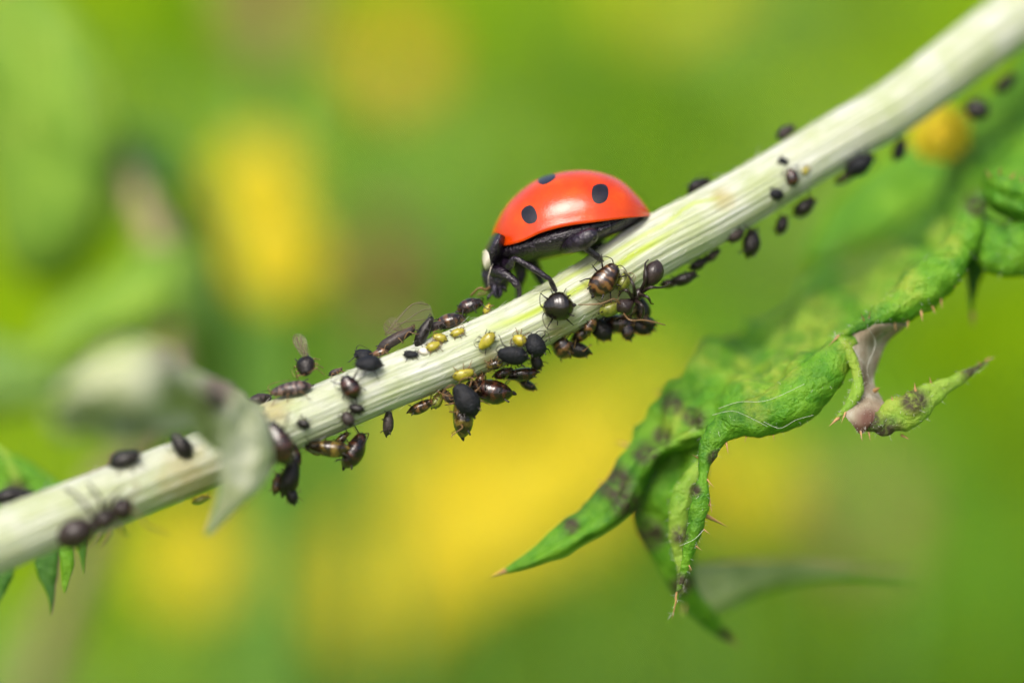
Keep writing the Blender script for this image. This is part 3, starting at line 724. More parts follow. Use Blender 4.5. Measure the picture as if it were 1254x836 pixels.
# ------------------------------------------------------------------ aphids
PROF = [(0, 0), (.012, .16), (.04, .34), (.10, .58), (.2, .83), (.32, .97), (.42, 1), (.55, .98), (.68, .87), (.78, .74), (.86, .62), (.93, .50), (.975, .33), (.993, .17), (1, 0)]
def ovoid(L, w, h, seg=40, n=22, prof=PROF, rings=.013, x0=None, seed=0):
    b = MB(); rows = []; x0 = -L / 2 if x0 is None else x0
    for i in range(seg + 1):
        t = .5 - .5 * math.cos(math.pi * i / seg); f = max(interp(prof, t), .004)
        g = f * (1 - rings * (1 + math.cos(t * 2 * math.pi * 9)))
        sh = Vector((0, w * .10 * math.sin(t * 2.6 + seed), 0))
        rows.append([sh + (1 + .055 * noise.noise(Vector((t * 4, 1.6 * math.cos(a) + seed * 3.1, 1.6 * math.sin(a))))) * Vector((x0 + L * t, w * g * math.cos(a), h * g * math.sin(a) * (1 if math.sin(a) > 0 else .8) + h * .10 * f)) for a in [2 * math.pi * k / n for k in range(n)]])
    b.grid(rows, True); return b

WINGV = [(0, 0), (.3, .16), (.62, .22), (.88, .14), (1, 0)]
def wing(parent, L, w, mtx):
    b = MB(); rows = []
    for i in range(15):
        t = i / 14; up = w * interp([(0, .06), (.3, .25), (.7, .36), (.92, .26), (1, .02)], t); dn = w * interp([(0, .06), (.3, .35), (.7, .62), (.92, .42), (1, .02)], t)
        rows.append([Vector((L * t, -dn + (up + dn) * j / 6, .02 * math.sin(t * 7 + j))) for j in range(7)])
    b.grid(rows); o = obj('wing', b, M['wing'], parent); o.matrix_basis = mtx
    for ln in ([(0, .04), (.4, .22), (.75, .33), (.98, .05)], [(0, 0), (.4, .03), (.8, .02), (.97, -.1)], [(.3, .1), (.6, -.12), (.85, -.34)], [(.18, .04), (.4, -.2), (.55, -.42)]):
        v = MB(); v.limb([Vector((L * x, w * y, .02)) for x, y in ln], [.014] * len(ln), 5, 5)
        link('vein', mesh_of('vein', v, M['vein']), o)
    return o

def aphid(px, py, lp, wp, ang, mat, label, off=0.0, tilt=0.0, legs='dark', wings=None, hang=False, ratio=.86, back=False, cau=True, reach_out=.88):
    """px,py: middle of the body; lp,wp: length and width in pixels; ang: where the head points, degrees anticlockwise from image right"""
    L, w = lp * K, wp * K / 2; h = w * ratio
    c, t, nrm, s = stem_at(px, py); r = c[3] * K; reach = r + h * .82
    if abs(s) < reach and not hang:
        dep = math.sqrt(reach * reach - s * s) * (1 if back else -1)
    else: dep = 0.0
    a = R(ang); hd = (RGT * math.cos(a) + UPV * math.sin(a) + FWD * math.tan(R(tilt))).normalized()
    up2 = RGT * nrm.x - UPV * nrm.y                # image normal of the stem, in space
    N = (up2 * s + FWD * dep) if (abs(s) > 1e-6 or dep) else -FWD
    N = N.normalized(); z = N - hd * N.dot(hd)
    if z.length < .25: z = -FWD - hd * (-FWD).dot(hd)
    z.normalize(); y = z.cross(hd)
    root = empty('aphid', frame(P(px, py, c[2] + dep + off), hd, y, z)); tag(root, label, 'aphid', 'aphids on the thistle stem')
    body = obj('body', ovoid(L, w, h, seed=(px * 13 + py * 7) % 97), M[mat], root)
    lm = M['darkleg'] if legs == 'dark' else M['tanleg']
    rg = random.Random(int(px * 7 + py)); th = max(.020, .032 * min(1, w / .5))
    for sx, x in ((1, .20), (.25, .06), (-1, -.06)):
        for sd_ in (-1, 1):
            b = MB(); j = rg.uniform(.85, 1.15)
            p0 = Vector((L * x, sd_ * w * .55, -h * .45)); kn = Vector((L * x + sx * L * .17 * j, sd_ * w * 1.25 * j * reach_out, h * .10)); ft = Vector((L * x + sx * L * .36 * j * reach_out, sd_ * w * 1.6 * j * reach_out, -h * .86)); toe = ft + Vector((sx * L * .05, sd_ * w * .1, 0))
            b.limb([p0, (p0 + kn) / 2 + Vector((0, 0, h * .1)), kn, (kn + ft) / 2, ft, toe], [th * 1.1, th * 1.2, th * .9, th * .7, th * .6, th * .4], 6, 3); obj('leg', b, lm, root)
    for sd_ in (-1, 1):
        j = rg.uniform(.7, 1.1)
        b = MB(); b.limb([Vector((L * .47, sd_ * w * .14, h * .15)), Vector((L * .56, sd_ * w * .5, h * .5)), Vector((L * .45, sd_ * w * (1.0 + .3 * j), h * .6)), Vector((L * (.2 - .2 * j), sd_ * w * 1.35, h * .7))], [th * .8, th * .6, th * .5, th * .3], 5, 5); obj('antenna', b, lm, root)
        b = MB(); b.limb([Vector((-L * .30, sd_ * w * .55, h * .45)), Vector((-L * .38, sd_ * w * .66, h * .62)), Vector((-L * .45, sd_ * w * .70, h * .70))], [th * 1.3, th, th * .9], 7, 3); obj('siphuncle', b, M['darkleg'], root)
        b = MB(); b.limb([Vector((L * .42, sd_ * w * .27, h * .1)), Vector((L * .42, sd_ * w * .31, h * .14)), Vector((L * .42, sd_ * w * .34, h * .16)), Vector((L * .42, sd_ * w * .36, h * .17))], [w * .05, w * .09, w * .07, .004], 8, 2); obj('eye', b, M['gloss'], root)
    if cau:
        b = MB(); b.limb([Vector((-L * .47, 0, 0)), Vector((-L * .53, 0, .02)), Vector((-L * .58, 0, .04))], [w * .16, w * .12, w * .03], 8, 3); obj('cauda', b, M['darkleg'], root)
    for wv in (wings or []):
        # (root px, root py, tip px, tip py, width px, tip depth)
        d0 = c[2] + dep + off; a0, a1 = P(wv[0], wv[1], d0), P(wv[2], wv[3], d0 + wv[5]); dr = a1 - a0
        x = dr.normalized(); zz = (-FWD - x * (-FWD).dot(x)).normalized(); yy = zz.cross(x)
        if len(wv) > 6: yy = -yy; zz = -zz
        inv = root.matrix_basis.inverted()
        wing(root, dr.length, wv[4] * K, inv @ frame(a0, x, yy, zz))
    return root

S = 25   # direction of the stem in the middle, degrees
AP = [
 # along the upper edge
 (153, 563, 38, 24, 20, 'black', 'blurred black aphid on the stem beside the ant', {}),
 (318, 491, 30, 20, 20, 'greyb', 'brown aphid half hidden behind the stem node', dict(back=True)),
 (357, 477, 50, 22, 190, 'stripe', 'pale striped brown aphid under the upright-winged aphid', dict(legs='tan')),
 (374, 449, 27, 24, 285, 'black', 'round black aphid holding two narrow wings straight up', dict(hang=True, off=-.4, tilt=-40, legs='tan', wings=[(375, 441, 361, 409, 17, .2), (380, 440, 362, 413, 15, .5)])),
 (411, 456, 18, 10, 25, 'greyb', 'tiny grey brown aphid beside the upright-winged aphid', dict(legs='tan')),
 (446, 438, 26, 24, 150, 'waxy', 'bluish black round aphid behind a dark oval one', dict(off=.5)),
 (452, 446, 33, 22, 175, 'waxy', 'matt charcoal oval aphid in front of a rounder bluish one', dict(off=-.35)),
 (429, 474, 31, 24, 115, 'redbrown', 'dark brown oval aphid alone on the pale stem', {}),
 (437, 500, 19, 12, 165, 'black', 'small dark aphid below the lone dark brown one', {}),
 (426, 513, 19, 15, 110, 'greyb', 'small grey brown blurred aphid low on the stem', {}),
 (372, 519, 16, 11, 150, 'black', 'tiny blurred dark aphid near the stem node', {}),
 (484, 417, 54, 19, 30, 'greyb', 'long winged aphid with large clear wings raised', dict(legs='tan', wings=[(472, 411, 527, 374, 40, .5), (496, 408, 470, 398, 22, 1.0)])),
 (520, 407, 42, 19, 62, 'black', 'slim dark aphid climbing steeply beside the long winged one', dict(hang=True, off=-.4)),
 (503, 434, 18, 10, 5, 'waxy', 'tiny black pill-shaped aphid on the pale stem face', {}),
 (552, 395, 38, 24, 15, 'brownband', 'dark aphid behind the top of the stem, beyond the yellow nymphs', dict(back=True)),
 (576, 376, 34, 24, 20, 'redbrown', 'dark aphid right under the ladybird antenna', dict(back=True, off=.4)),
 (597, 379, 15, 11, 60, 'yellowgreen', 'pale yellow aphid at the ladybird mouth', dict(legs='tan')),
 # yellow nymphs on the face
 (560, 407, 18, 11, 20, 'yellowgreen', 'yellow nymph highest of three in a row on the stem', dict(legs='tan')),
 (539, 414, 18, 12, 160, 'yellowgreen', 'yellow nymph in the middle of three in a row', dict(legs='tan')),
 (530, 424, 19, 12, 20, 'yellowgreen', 'yellow nymph lowest of three in a row', dict(legs='tan')),
 (596, 417, 26, 15, 225, 'yellowgreen', 'yellow green nymph with legs spread, alone on the stem face', {}),
 (637, 416, 19, 15, 160, 'yellowgreen', 'round yellow nymph above the bluish grey aphid', dict(legs='tan')),
 (567, 458, 27, 16, 15, 'yellowgreen', 'yellow green nymph above the large red brown aphid', dict(legs='tan')),
 (534, 490, 22, 18, 60, 'green', 'plump olive green nymph under the stem', dict(legs='tan')),
 # cluster under the middle
 (656, 423, 30, 25, 100, 'waxy', 'round bluish black aphid touching the yellow nymph', dict(off=-.2)),
 (628, 435, 38, 25, 170, 'waxy', 'bluish grey waxy aphid lying over the red brown ones', dict(off=-.3)),
 (638, 457, 42, 22, 185, 'redbrown', 'dark red brown aphid under the bluish grey waxy one', dict(off=.1)),
 (657, 443, 22, 15, 120, 'black', 'small black aphid under the round bluish one', {}),
 (600, 476, 58, 39, 170, 'redbrown', 'largest glossy red brown aphid hanging under the stem', dict(off=-.3)),
 (570, 490, 44, 31, 118, 'waxy', 'slate grey aphid clinging over the hanging olive brown one', dict(off=-1.1, hang=True, legs='tan')),
 (564, 510, 52, 33, 95, 'olive', 'olive brown translucent aphid hanging straight down', dict(off=-.2, hang=True, legs='tan')),
 (515, 497, 34, 19, 25, 'brownband', 'slim brown aphid under the stem beside the green nymph', {}),
 (474, 518, 31, 18, 85, 'greyb', 'brown aphid dangling by itself under the stem', dict(hang=True)),
 (432, 551, 48, 32, 62, 'redbrown', 'pear-shaped black aphid with tail down under the stem', dict(hang=True, off=-.3)),
 (404, 547, 52, 28, 175, 'olive', 'glossy amber brown aphid under the stem beside the pear-shaped one', dict(off=-.5)),
 # below the ladybird
 (684, 377, 38, 36, 190, 'gloss', 'glossy jet black round aphid below the ladybird foot', dict(reach_out=.72)),
 (740, 343, 47, 31, 55, 'brownband', 'amber banded brown aphid beside the ant', {}),
 (688, 424, 33, 27, 130, 'brownband', 'dark aphid under the stem below the glossy black one', dict(off=.5)),
 (707, 426, 36, 25, 160, 'black', 'dark aphid with pale legs under the stem below the glossy black one', dict(off=.3, legs='tan')),
 (713, 408, 30, 20, 30, 'brownband', 'brown blurred aphid tucked under the stem near the ant head', dict(off=.6)),
 (736, 402, 36, 24, 130, 'black', 'slender black aphid hanging under the ant', dict(off=.4)),
 (757, 394, 46, 31, 170, 'redbrown', 'broad black aphid in the cluster under the ant', dict(off=.6)),
 (780, 398, 44, 25, 165, 'black', 'black aphid with long antennae under the ant head', dict(off=.8, legs='tan')),
 (784, 380, 34, 28, 100, 'black', 'black aphid wedged between ant and stem', dict(off=.6)),
 (763, 345, 24, 17, 70, 'green', 'olive yellow nymph between the banded aphid and the ant', dict(legs='tan')),
 (748, 378, 30, 20, 20, 'green', 'yellow nymph under the ant, dulled to olive for the shade there', dict(legs='tan')),  # yellow nymph; the shade under the ant is put into its darker colour
 # upper right stretch
 (837, 340, 34, 20, 20, 'black', 'dark aphid under the stem next to the ant abdomen', {}),
 (855, 322, 26, 18, 30, 'black', 'dark aphid under the stem, second past the ant', dict(off=.3)),
 (918, 297, 36, 30, 80, 'black', 'big round black aphid under the stem past the ladybird', {}),
 (900, 288, 24, 18, 30, 'greyb', 'greyish aphid tucked beside the big round black one', dict(off=.4)),
 (956, 275, 25, 21, 70, 'black', 'round black aphid under the stem below three tiny ones', {}),
 (984, 252, 32, 26, 40, 'black', 'brown black aphid under the stem beside three tiny ones', {}),
 (950, 238, 20, 14, 165, 'waxy', 'tiny black aphid, lowest of three on the stem face', {}),
 (970, 217, 22, 17, 110, 'redbrown', 'tiny brown aphid, middle of three on the stem face', {}),
 (959, 198, 13, 9, 150, 'waxy', 'tiniest dark aphid, highest of three on the stem face', {}),
 (986, 209, 12, 8, 60, 'yellowgreen', 'tiny yellow nymph beside the tiny brown aphid', dict(legs='tan')),
 (856, 229, 31, 22, 30, 'black', 'black aphid on top of the stem behind the ladybird tail', dict(back=True)),
 (963, 163, 26, 20, 35, 'greyb', 'blurred dark aphid on top of the stem, past the ladybird', dict(back=True)),
 (1052, 201, 40, 28, 30, 'waxy', 'blurred bluish black aphid under the stem beside the leaf', {}),
 (1035, 216, 30, 16, 30, 'olive', 'olive aphid tucked under the blurred bluish black one', dict(off=.3)),
 (1100, 183, 28, 23, 70, 'waxy', 'blurred black aphid next to the yellow petals', {}),
 (1196, 134, 32, 28, 140, 'black', 'blurred brown aphid under the stem past the yellow petals', {}),
 (1230, 101, 32, 24, 40, 'black', 'blurred black aphid highest up the stem against the leaf', {}),
 # smaller ones tucked into the clumps
 (616, 456, 26, 17, 20, 'redbrown', 'small red brown aphid squeezed between the waxy aphid and the largest one', dict(off=-.1)),
 (646, 470, 26, 15, 150, 'black', 'small dark aphid under the red brown one beside the waxy aphid', dict(off=.5, legs='tan')),
 (606, 446, 20, 13, 200, 'olive', 'small olive aphid just above the largest red brown aphid', dict(legs='tan')),
 (586, 466, 24, 14, 60, 'brownband', 'small brown aphid at the head of the largest red brown one', dict(off=-.2, legs='tan')),
 (548, 484, 24, 15, 130, 'greyb', 'grey brown aphid at the head of the hanging slate grey one', dict(legs='tan')),
 (722, 398, 26, 17, 60, 'brownband', 'brown aphid between the two clumps under the stem', dict(off=.3)),
 (768, 404, 28, 17, 110, 'redbrown', 'red brown aphid lowest in the clump under the ant', dict(hang=True, off=.3, legs='tan')),
 (793, 392, 26, 16, 150, 'black', 'small black aphid at the outer end of the clump under the ant', dict(hang=True, off=.4, legs='tan')),
 (770, 382, 24, 16, 40, 'olive', 'small olive aphid behind the ant head', dict(off=.4)),
 (820, 346, 24, 15, 10, 'redbrown', 'small red brown aphid squeezed beside the ant abdomen', dict(off=.2)),
 (872, 312, 22, 14, 40, 'greyb', 'small greyish aphid under the stem, third past the ant', dict(off=.2)),
 (466, 432, 24, 13, 200, 'brownband', 'small brown aphid under the tail of the long winged one', dict(legs='tan')),
 (498, 409, 26, 14, 40, 'black', 'small black aphid between the long winged one and the climbing one', dict(off=.3)),
 (534, 400, 24, 14, 20, 'greyb', 'small grey brown aphid behind the climbing dark one', dict(back=True)),
 (386, 549, 26, 17, 160, 'brownband', 'small brown aphid at the tail of the amber brown one', dict(off=-.1)),
 (418, 536, 22, 13, 40, 'olive', 'small olive aphid above the pear-shaped one', {}),
 (327, 562, 34, 22, 60, 'brownband', 'blurred brown aphid on the node against the bract', dict(off=-.5)),
 (360, 560, 32, 20, 95, 'redbrown', 'blurred red brown aphid in the clump below the node', dict(off=-.6)),
 (338, 592, 26, 16, 80, 'brownband', 'blurred brown aphid hanging beside the dark one below the node', dict(hang=True, off=-.5, legs='tan')),
 (358, 606, 24, 15, 100, 'black', 'small blurred dark aphid lowest below the node', dict(hang=True, off=-.6, legs='tan')),
 # low end
 (340, 543, 54, 34, 112, 'redbrown', 'blurred black aphid on the node beside the bract', dict(off=-.8)),
 (353, 584, 46, 30, 72, 'black', 'blurred dark aphid hanging below the node', dict(hang=True, off=-.8)),
 (222, 546, 36, 22, 130, 'black', 'blurred dark aphid on the stem under the withered leaf', {}),
 (14, 609, 50, 24, 10, 'black', 'blurred dark aphid at the small leaf behind the low stem', dict(back=True, off=1.0)),
 (258, 488, 34, 26, 140, 'greyb', 'very blurred brown aphid at the base of the withered leaf', dict(off=-7.5)),
 (246, 610, 22, 12, 20, 'green', 'small green nymph under the stem behind the bract', dict(legs='tan')),
]
for (px, py, lp, wp, ang, mat, lb, kw) in AP:
    aphid(px, py, lp, wp, ang, mat, lb, **kw)

# shed skin
b = MB(); b.limb([P(513, 431, -1.1), P(518, 430, -1.25), P(522, 432, -1.2), P(525, 436, -1.05)], [.05, .14, .12, .03], 8, 4)
sk = empty('shed_skin', Matrix.Translation(P(519, 433, -1.1) * MM)); obj('husk', b, simple('shed_skin_white', (.72, .66, .58), .6), sk, False)
b = MB(); b.limb([P(508, 441, -1.1), P(514, 437, -1.2), P(517, 433, -1.2)], [.012, .02, .012], 5, 4); obj('leg', b, M['tanleg'], sk, False)
tag(sk, 'white shed aphid skin on the pale stem', 'shed skin')

# ------------------------------------------------------------------ ants
def ant(pts, label, leg_pts, ant_pts, d0, mat='antbody'):
    """pts: gaster, waist, thorax, head as (px, py, d, radius px)"""
    root = empty('ant', Matrix.Translation(P(pts[0][0], pts[0][1], d0) * MM)); tag(root, label, 'ant', 'ants among the aphids')
    b = MB(); b.limb([P(q[0], q[1], d0 + q[2]) for q in pts], [q[3] * K for q in pts], 16, 7); obj('body', b, M[mat], root, False)
    for lp in leg_pts:
        b = MB(); n = len(lp); b.limb([P(q[0], q[1], d0 + q[2]) for q in lp], [max(.035, .085 * (1 - .75 * i / (n - 1))) for i in range(n)], 7, 4); obj('leg', b, M['antbody'], root, False)
    for lp in ant_pts:
        b = MB(); b.limb([P(q[0], q[1], d0 + q[2]) for q in lp], [.035, .026, .03, .018][:len(lp)], 6, 4); obj('antenna', b, M['tanleg'], root, False)
    return root
ant([(805, 318, 0, 1), (804, 323, 0, 8), (801, 332, 0, 12.5), (796, 342, 0, 10.5), (791, 349, .1, 4), (788, 352, .1, 2.5), (786, 355, .1, 4), (783, 358, .1, 6), (779, 363, .1, 6.5), (775, 367, .1, 3.5), (771, 371, .0, 7), (766, 375, 0, 11), (760, 378, 0, 8.5), (756, 381, 0, 1)],
    'dark brown ant with round abdomen tending aphids under the ladybird',
    [[(785, 356, 0), (791, 340, -.5), (790, 324, -.2), (794, 318, .4)], [(787, 357, 0), (797, 352, -.6), (810, 352, -.2), (820, 348, .5)], [(782, 360, 0), (793, 364, -.6), (797, 371, -.2), (800, 372, .4)],
     [(778, 362, 0), (776, 350, -.7), (770, 338, -.4), (764, 333, .4)], [(776, 366, 0), (768, 356, -.6), (762, 356, -.3), (758, 362, .4)], [(778, 368, 0), (786, 374, -.5), (788, 384, -.2), (784, 392, .3)]],
    [[(760, 373, -.2), (752, 366, -.5), (735, 372, -.4), (708, 373, -.2)], [(764, 384, -.2), (772, 392, -.5), (790, 392, -.4), (815, 398, -.2)]], -.75)
ant([(70, 662, 0, 1), (76, 660, 0, 12), (91, 653, 0, 18), (106, 646, 0, 13), (112, 643, 0, 6), (117, 641, 0, 6), (124, 637, 0, 11), (132, 632, 0, 10), (138, 629, 0, 7), (144, 626, 0, 12), (152, 622, 0, 14), (160, 618, 0, 8), (163, 617, 0, 1)],
    'very blurred dark ant on the pale stem near the small leaf tips',
    [[(122, 636, 0), (124, 614, -.8), (112, 596, -.4), (106, 590, .1)], [(116, 638, 0), (108, 622, -.8), (92, 604, -.4), (80, 598, .3)], [(130, 630, 0), (134, 612, -.6), (144, 602, -.3), (150, 596, .2)],
     [(128, 638, 0), (132, 650, -.6), (126, 662, -.2), (122, 668, .3)], [(120, 642, 0), (118, 654, -.6), (110, 664, -.2), (106, 670, .3)], [(134, 634, 0), (146, 644, -.5), (150, 652, -.2), (156, 654, .3)]],
    [[(160, 622, -.2), (174, 634, -.4), (180, 643, -.4), (208, 654, -.3)], [(158, 614, -.2), (166, 602, -.4), (170, 596, -.4), (160, 586, -.2)]], -5.3)

# ------------------------------------------------------------------ the ladybird
D0 = 1.75                       # depth of its midline; it walks along the upper side of the stem
LB = frame(P(690, 300, D0), RGT, FWD, UPV)
lady = empty('ladybird', LB)
tag(lady, 'red seven-spot ladybird walking down the stem with its head lowered to feed', 'ladybird')
KL = K * (DIST + D0) / DIST
def Q(px, py, w=0.0):           # ladybird frame: x image right, y away from the lens, z image up (mm)
    return Vector(((px - 690) * KL, w, (300 - py) * KL))

def red_mat():
    a = NT('red_elytron'); co = a.coords(1000); n = a.noise(co, .8, 4); f = a.noise(co, 22, 2); sc_ = a.noise(co, 5, 5, .7)
    c = a.ramp(n, [(.3, (.44, .028, .001)), (.6, (.52, .048, .001)), (.8, (.58, .075, .002))])
    a.color(c); a.set(Coat_Weight=1.0); a.b.inputs['Specular IOR Level'].default_value = .02
    a.l(a.ramp(sc_, [(.3, (.34, .34, .34)), (.75, (.5, .5, .5))]), a.b.inputs['Roughness'])
    a.l(a.ramp(a.noise(co, 1.6, 6, .7), [(.35, (.05, .05, .05)), (.7, (.11, .11, .11))]), a.b.inputs['Coat Roughness'])
    hh = a.math('ADD', f, a.math('MULTIPLY', a.noise(co, 2.2, 3), 1.6)); bm = a.bump(hh, .010, .7); a.l(bm.outputs[0], a.b.inputs['Coat Normal']); return a.m
M['red'] = red_mat()
M['spot'] = chitin('black_spot', (.006, .005, .008), .35, .5, (.012, .010, .018), .012, 22)
M['lbblack'] = chitin('ladybird_black', (.007, .004, .009), .28, .2, (.022, .013, .030), .12, 7, .5)
M['ivory'] = simple('ivory_patch', (.78, .70, .62), .35, .4, .5, .06)
M['lbeye'] = chitin('eye', (.02, .016, .035), .15, .8)

TOPP = [(601, 296), (602, 288), (606, 275), (617, 255), (634, 236), (658, 219), (688, 210), (718, 208), (744, 213), (764, 223), (781, 239), (793, 254), (798, 264)]
RIMP = [(601, 297), (606, 301), (620, 302), (640, 297), (660, 288), (680, 282), (700, 278), (730, 274), (760, 270), (785, 267), (798, 265)]
TOPT = spline(TOPP, 200); RIMT = spline(RIMP, 200)
X0, X1 = 601.0, 798.0
def yat(tab, x):
    for a, b_ in zip(tab[:-1], tab[1:]):
        if a[0] <= x <= b_[0]:
            return a[1] + (b_[1] - a[1]) * (x - a[0]) / max(b_[0] - a[0], 1e-6)
    return tab[0][1] if x < tab[0][0] else tab[-1][1]
def halfw(t): return 2.62 * max(0, 1 - abs(2 * t - 1) ** 2.3) ** (1 / 2.0)
def elytron(side):
    b = MB(); rows = []; NU, NV = 64, 30
    for i in range(NU + 1):
        t = .5 - .5 * math.cos(math.pi * i / NU); x = X0 + (X1 - X0) * t
        yt, yr = yat(TOPT, x), yat(RIMT, x); yt = min(yt, yr - .15); W = halfw(t); row = []
        for j in range(NV + 1):
            f = j / NV; a = f * math.pi / 2
            hz = max(math.cos(a), 0) ** .92; wd = math.sin(a) ** .95
            lip = .05 * max(0, (f - .93) / .07)
            seam = .035 * math.exp(-(f / .018) ** 2)
            row.append(Q(x, yr + (yt - yr) * hz, 0) + Vector((0, side * (.012 + wd * W + lip * (1 if W > .4 else 0)), -seam + lip * .3)))
        rows.append(row)
    b.grid(rows)
    if side > 0: b.f = [f[::-1] for f in b.f]
    me = mesh_of('elytron', b, M['red'], True, False); o = link('elytron', me, lady)
    m = solidify(o, .05); m.offset = -1
    return o, BVHTree.FromPolygons([tuple(v) for v in b.v], b.f)

def decal(name, bvh, outline, mat, parent, side, lift=.006, rings=6):
    """a thin patch that follows the surface under an outline"""
    q = [Q(*p) for p in outline]; cx = sum(p.x for p in q) / len(q); cz = sum(p.z for p in q) / len(q)
    ol = spline([(p.x, p.z) for p in q] + [(q[0].x, q[0].z)], 37)[:-1]
    b = MB(); rows = []
    for k in range(rings + 1):
        f = max(k / rings, .02); row = []
        for (x, z) in ol:
            px, pz = cx + (x - cx) * f, cz + (z - cz) * f
            hit = bvh.ray_cast(Vector((px, side * 8, pz)), Vector((0, -side, 0)))
            while hit[0] is None and f > .05:
                f *= .96; px, pz = cx + (x - cx) * f, cz + (z - cz) * f
                hit = bvh.ray_cast(Vector((px, side * 8, pz)), Vector((0, -side, 0)))
            f = max(k / rings, .02)
            p = hit[0] if hit[0] is not None else Vector((px, side * 1.0, pz))
            nn = hit[1] if hit[0] is not None else Vector((0, side, 0))
            if nn.y * side < 0: nn = -nn
            row.append(p + nn * lift)
        rows.append(row)
    b.grid(rows, True)
    me = mesh_of(name, b, mat, True, False); return link(name, me, parent)
def blob(cx, cy, rx, ry, ang, seed):
    rg = random.Random(seed); out = []
    for k in range(12):
        a = 2 * math.pi * k / 12; j = 1 + rg.uniform(-.06, .06); x, y = rx * math.cos(a) * j, ry * math.sin(a) * j
        c, s_ = math.cos(R(ang)), math.sin(R(ang)); out.append((cx + x * c + y * s_, cy - x * s_ + y * c))
    return out
SPOTS = [blob(648, 264.5, 9.2, 11.5, 15, 1), blob(669, 219.5, 11.0, 6.6, 24, 2), blob(733.5, 239, 10.6, 12.6, -12, 3)]
for side in (-1, 1):
    el, bv = elytron(side)
    for s_ in SPOTS: decal('spot', bv, s_, M['spot'], el, side)

# belly, thorax and head: one continuous dark body
def section_body(secs, n=22, m=60, pw=1.0):
    """secs: (px, top py, bottom py, half width mm)"""
    q = spline(secs, m); b = MB(); rows = []
    for (x, yt, yb, w) in q:
        cy = (yt + yb) / 2; hh = (yb - yt) / 2
        rows.append([Q(x, cy - hh * math.sin(a), 0) + Vector((0, max(w, .005) * math.cos(a), 0)) for a in [2 * math.pi * k / n for k in range(n)]])
    b.grid(rows, True); return b
b = section_body([(797, 264, 267, .05), (785, 258, 273, .8), (765, 256, 282, 1.7), (740, 258, 293, 2.2), (715, 262, 303, 2.42), (690, 266, 312, 2.45), (668, 272, 317, 2.35), (648, 280, 320, 2.1), (630, 288, 322, 1.8), (616, 294, 322, 1.4), (606, 300, 318, .9), (600, 306, 314, .3)])
body = obj('body', b, M['lbblack'], lady)
# belly segments: thin raised plates
for i, (x0, x1) in enumerate(((778, 764), (764, 748), (748, 731), (731, 713), (713, 694))):
    secs = []
    for x in (x0, x0 - 1, (x0 + x1) / 2, x1 + 1.5, x1 + .5):
        f = 1.012 if x not in (x0,) else .99
        w = interp([(600, .3), (640, 2.0), (690, 2.45), (715, 2.42), (740, 2.2), (765, 1.7), (785, .8), (797, .05)], x)
        yb = interp([(600, 314), (640, 321), (690, 312), (715, 303), (740, 293), (765, 282), (785, 273), (797, 267)], x)
        secs.append((x, yb - 26, yb + .7, w * f * 1.01))
    bb = section_body(secs, 22, 10); obj('belly_plate', bb, M['lbblack'], body)
# pronotum: a domed shield tilted down in front of the wing cases
def pron(mb_only=False):
    ax0, ax1 = Q(613, 288), Q(594, 331); b = MB(); rows = []
    d = (ax1 - ax0); dn = d.normalized(); perp = Vector((-dn.z, 0, dn.x)); 
    if perp.x > 0: perp = -perp                      # out and up, away from the body
    for i in range(29):
        t = i / 28; h = interp([(0, .26), (.2, .34), (.45, .36), (.7, .32), (.9, .22), (1, .08)], t); w = interp([(0, 1.95), (.25, 2.1), (.5, 2.0), (.75, 1.7), (.92, 1.3), (1, .95)], t)
        c = ax0 + d * t
        rows.append([c + perp * (h * math.sin(a) * (1 if math.sin(a) > 0 else 1.2)) + Vector((0, w * math.cos(a), 0)) for a in [2 * math.pi * k / 40 for k in range(40)]])
    b.grid(rows, True)
    for e in (0, 28):
        c = len(b.v); b.v.append(sum(rows[e], Vector()) / 40)
        for k in range(40):
            aa, bb = e * 40 + k, e * 40 + (k + 1) % 40; b.f.append((aa, bb, c)); b.mi.append(0)
    return b
pb = pron(); pv = BVHTree.FromPolygons([tuple(v) for v in pb.v], pb.f)
pr = obj('pronotum', pb, M['lbblack'], lady)
for side in (-1, 1):
    decal('pale_patch', pv, [(592, 309), (595, 306), (599, 311), (600.5, 320), (600.5, 330), (598.5, 335), (595, 330), (592, 321)], M['ivory'], pr, side, .016)
# side flange of the thorax with its thin pale edge
b = MB(); b.limb([Q(605, 322, -1.35), Q(602, 327, -1.4), Q(600, 333, -1.4), Q(598, 342, -1.2), Q(599, 353, -.9)], [.01, .014, .014, .012, .008], 6, 6); obj('pale_edge', b, M['ivory'], pr)
# head bent down to the prey
b = MB(); b.limb([Q(616, 318, -.1), Q(610, 327, -.25), Q(608, 337, -.35), Q(608, 348, -.4), Q(609, 357, -.4), Q(610, 364, -.4)], [.45, .58, .60, .50, .34, .06], 22, 7)
head = obj('head', b, M['lbblack'], lady)
for (e0, rr) in ((Q(595.5, 337, -.55), .2), (Q(611, 342, -1.0), .2)):
    b = MB(); b.limb([e0 + Vector((0, .2, .0)), e0 + Vector((0, .08, 0)), e0 + Vector((0, -.06, 0)), e0 + Vector((0, -.14, 0))], [rr * .7, rr, rr * .75, .02], 12, 4); obj('eye', b, M['lbeye'], head)
b = MB(); b.limb([Q(606, 350, -.85), Q(605.5, 357, -.85), Q(607, 363, -.75), Q(608.5, 366, -.6)], [.10, .11, .07, .015], 8, 5); obj('mandible', b, M['lbeye'], head)
b = MB(); b.limb([Q(612, 350, -.75), Q(613, 358, -.7), Q(611, 364, -.6), Q(609.5, 366, -.55)], [.10, .11, .07, .015], 8, 5); obj('mandible', b, M['lbeye'], head)
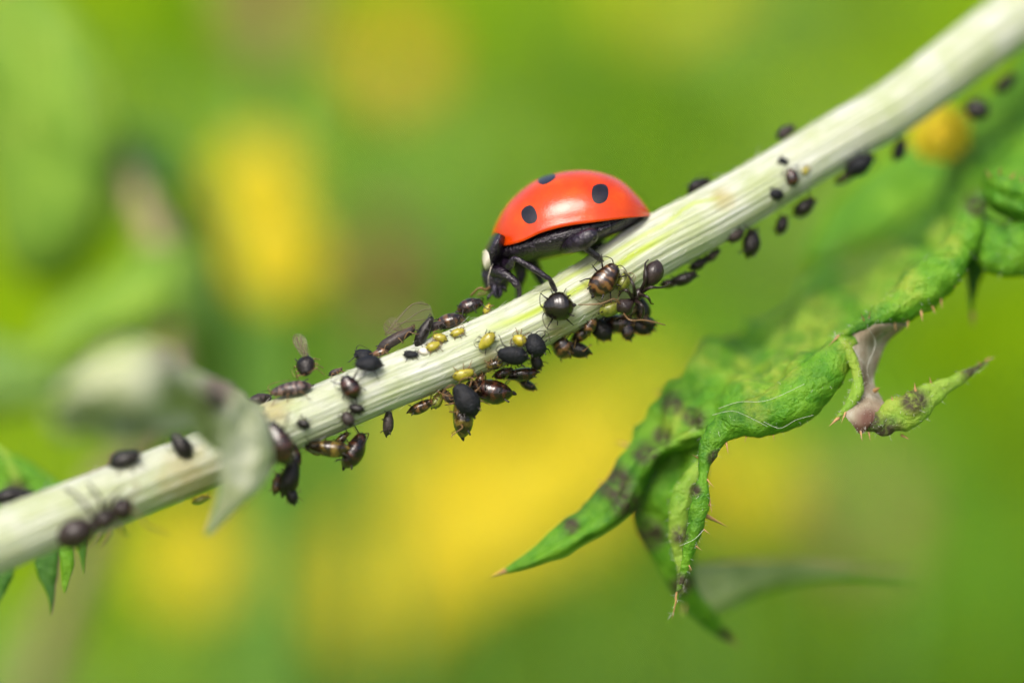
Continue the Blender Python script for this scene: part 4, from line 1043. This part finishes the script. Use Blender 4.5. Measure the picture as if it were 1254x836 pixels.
for ln in ([(600, 352, -.9), (594, 355, -1.1), (590, 353, -1.2), (585, 354, -1.2), (580, 359, -1.1), (577, 362, -1.0)], [(602, 352, .3), (595, 358, .4), (589, 359, .4), (584, 362, .4)]):
    b = MB(); n_ = len(ln); b.limb([Q(*q) for q in ln], [.05, .04, .045, .035, .04, .045][:n_], 7, 5); obj('antenna', b, M['tanleg'], head)
for ln in ([(613, 352, -.8), (618, 352, -1.0), (620, 357, -.9)], [(604, 358, -.9), (599, 363, -1.0), (597, 367, -.9)]):
    b = MB(); b.limb([Q(*q) for q in ln], [.05, .07, .04], 7, 5); obj('palp', b, M['lbblack'], head)
# legs: thick femur, slim shin, padded foot
def lbleg(p, r, mat='lbblack'):
    b = MB(); b.limb([Q(*q) for q in p], r, 12, 7)
    a = Q(*p[-1]); bq = Q(*p[-2]); d_ = (a - bq).normalized()
    for s_ in (-1, 1):
        b.limb([a - d_ * .03, a + d_ * .1 + Vector((s_ * .06, 0, -.02)), a + d_ * .12 + Vector((s_ * .09, 0, -.09))], [.035, .03, .008], 6, 3)
    return obj('leg', b, M[mat], lady)
lbleg([(618, 322, -1.0), (624, 326, -1.9), (630, 318, -2.4), (642, 324, -2.5), (656, 332, -2.5), (668, 340, -2.45), (672, 342, -2.4), (676, 349, -2.2), (680, 357, -2.0)], [.2, .18, .11, .12, .13, .11, .09, .11, .09])
lbleg([(606, 332, -1.0), (618, 336, -1.5), (628, 343, -1.7), (632, 348, -1.7), (635, 352, -1.6), (636, 359, -1.5), (636, 364, -1.4)], [.28, .22, .16, .17, .12, .10, .07])
lbleg([(690, 306, -1.5), (700, 301, -2.3), (712, 296, -2.75), (723, 289, -2.85), (725, 294, -2.7), (716, 303, -2.4), (722, 309, -2.2), (730, 315, -2.0), (735, 319, -1.8)], [.2, .32, .36, .26, .16, .15, .13, .14, .10])
lbleg([(630, 318, .6), (636, 326, .9), (638, 338, .9), (636, 348, .7), (635, 357, .5), (634, 364, .2)], [.3, .30, .24, .15, .12, .07])
lbleg([(650, 318, .9), (656, 328, 1.2), (660, 338, 1.2), (664, 346, .9), (668, 350, .5)], [.3, .26, .18, .14, .08])
lbleg([(712, 304, .9), (724, 303, 1.2), (738, 302, 1.3), (744, 303, 1.2), (736, 308, .9), (732, 313, .6)], [.2, .28, .26, .17, .12, .08])
# glint on the white tail hairs, put in as an ivory sliver
b = MB(); b.limb([Q(788, 266, -.7), Q(794, 264.5, -.5), Q(799, 263, -.3), Q(801, 262, 0)], [.04, .07, .06, .02], 7, 4); obj('tail_glint', b, M['ivory'], lady)
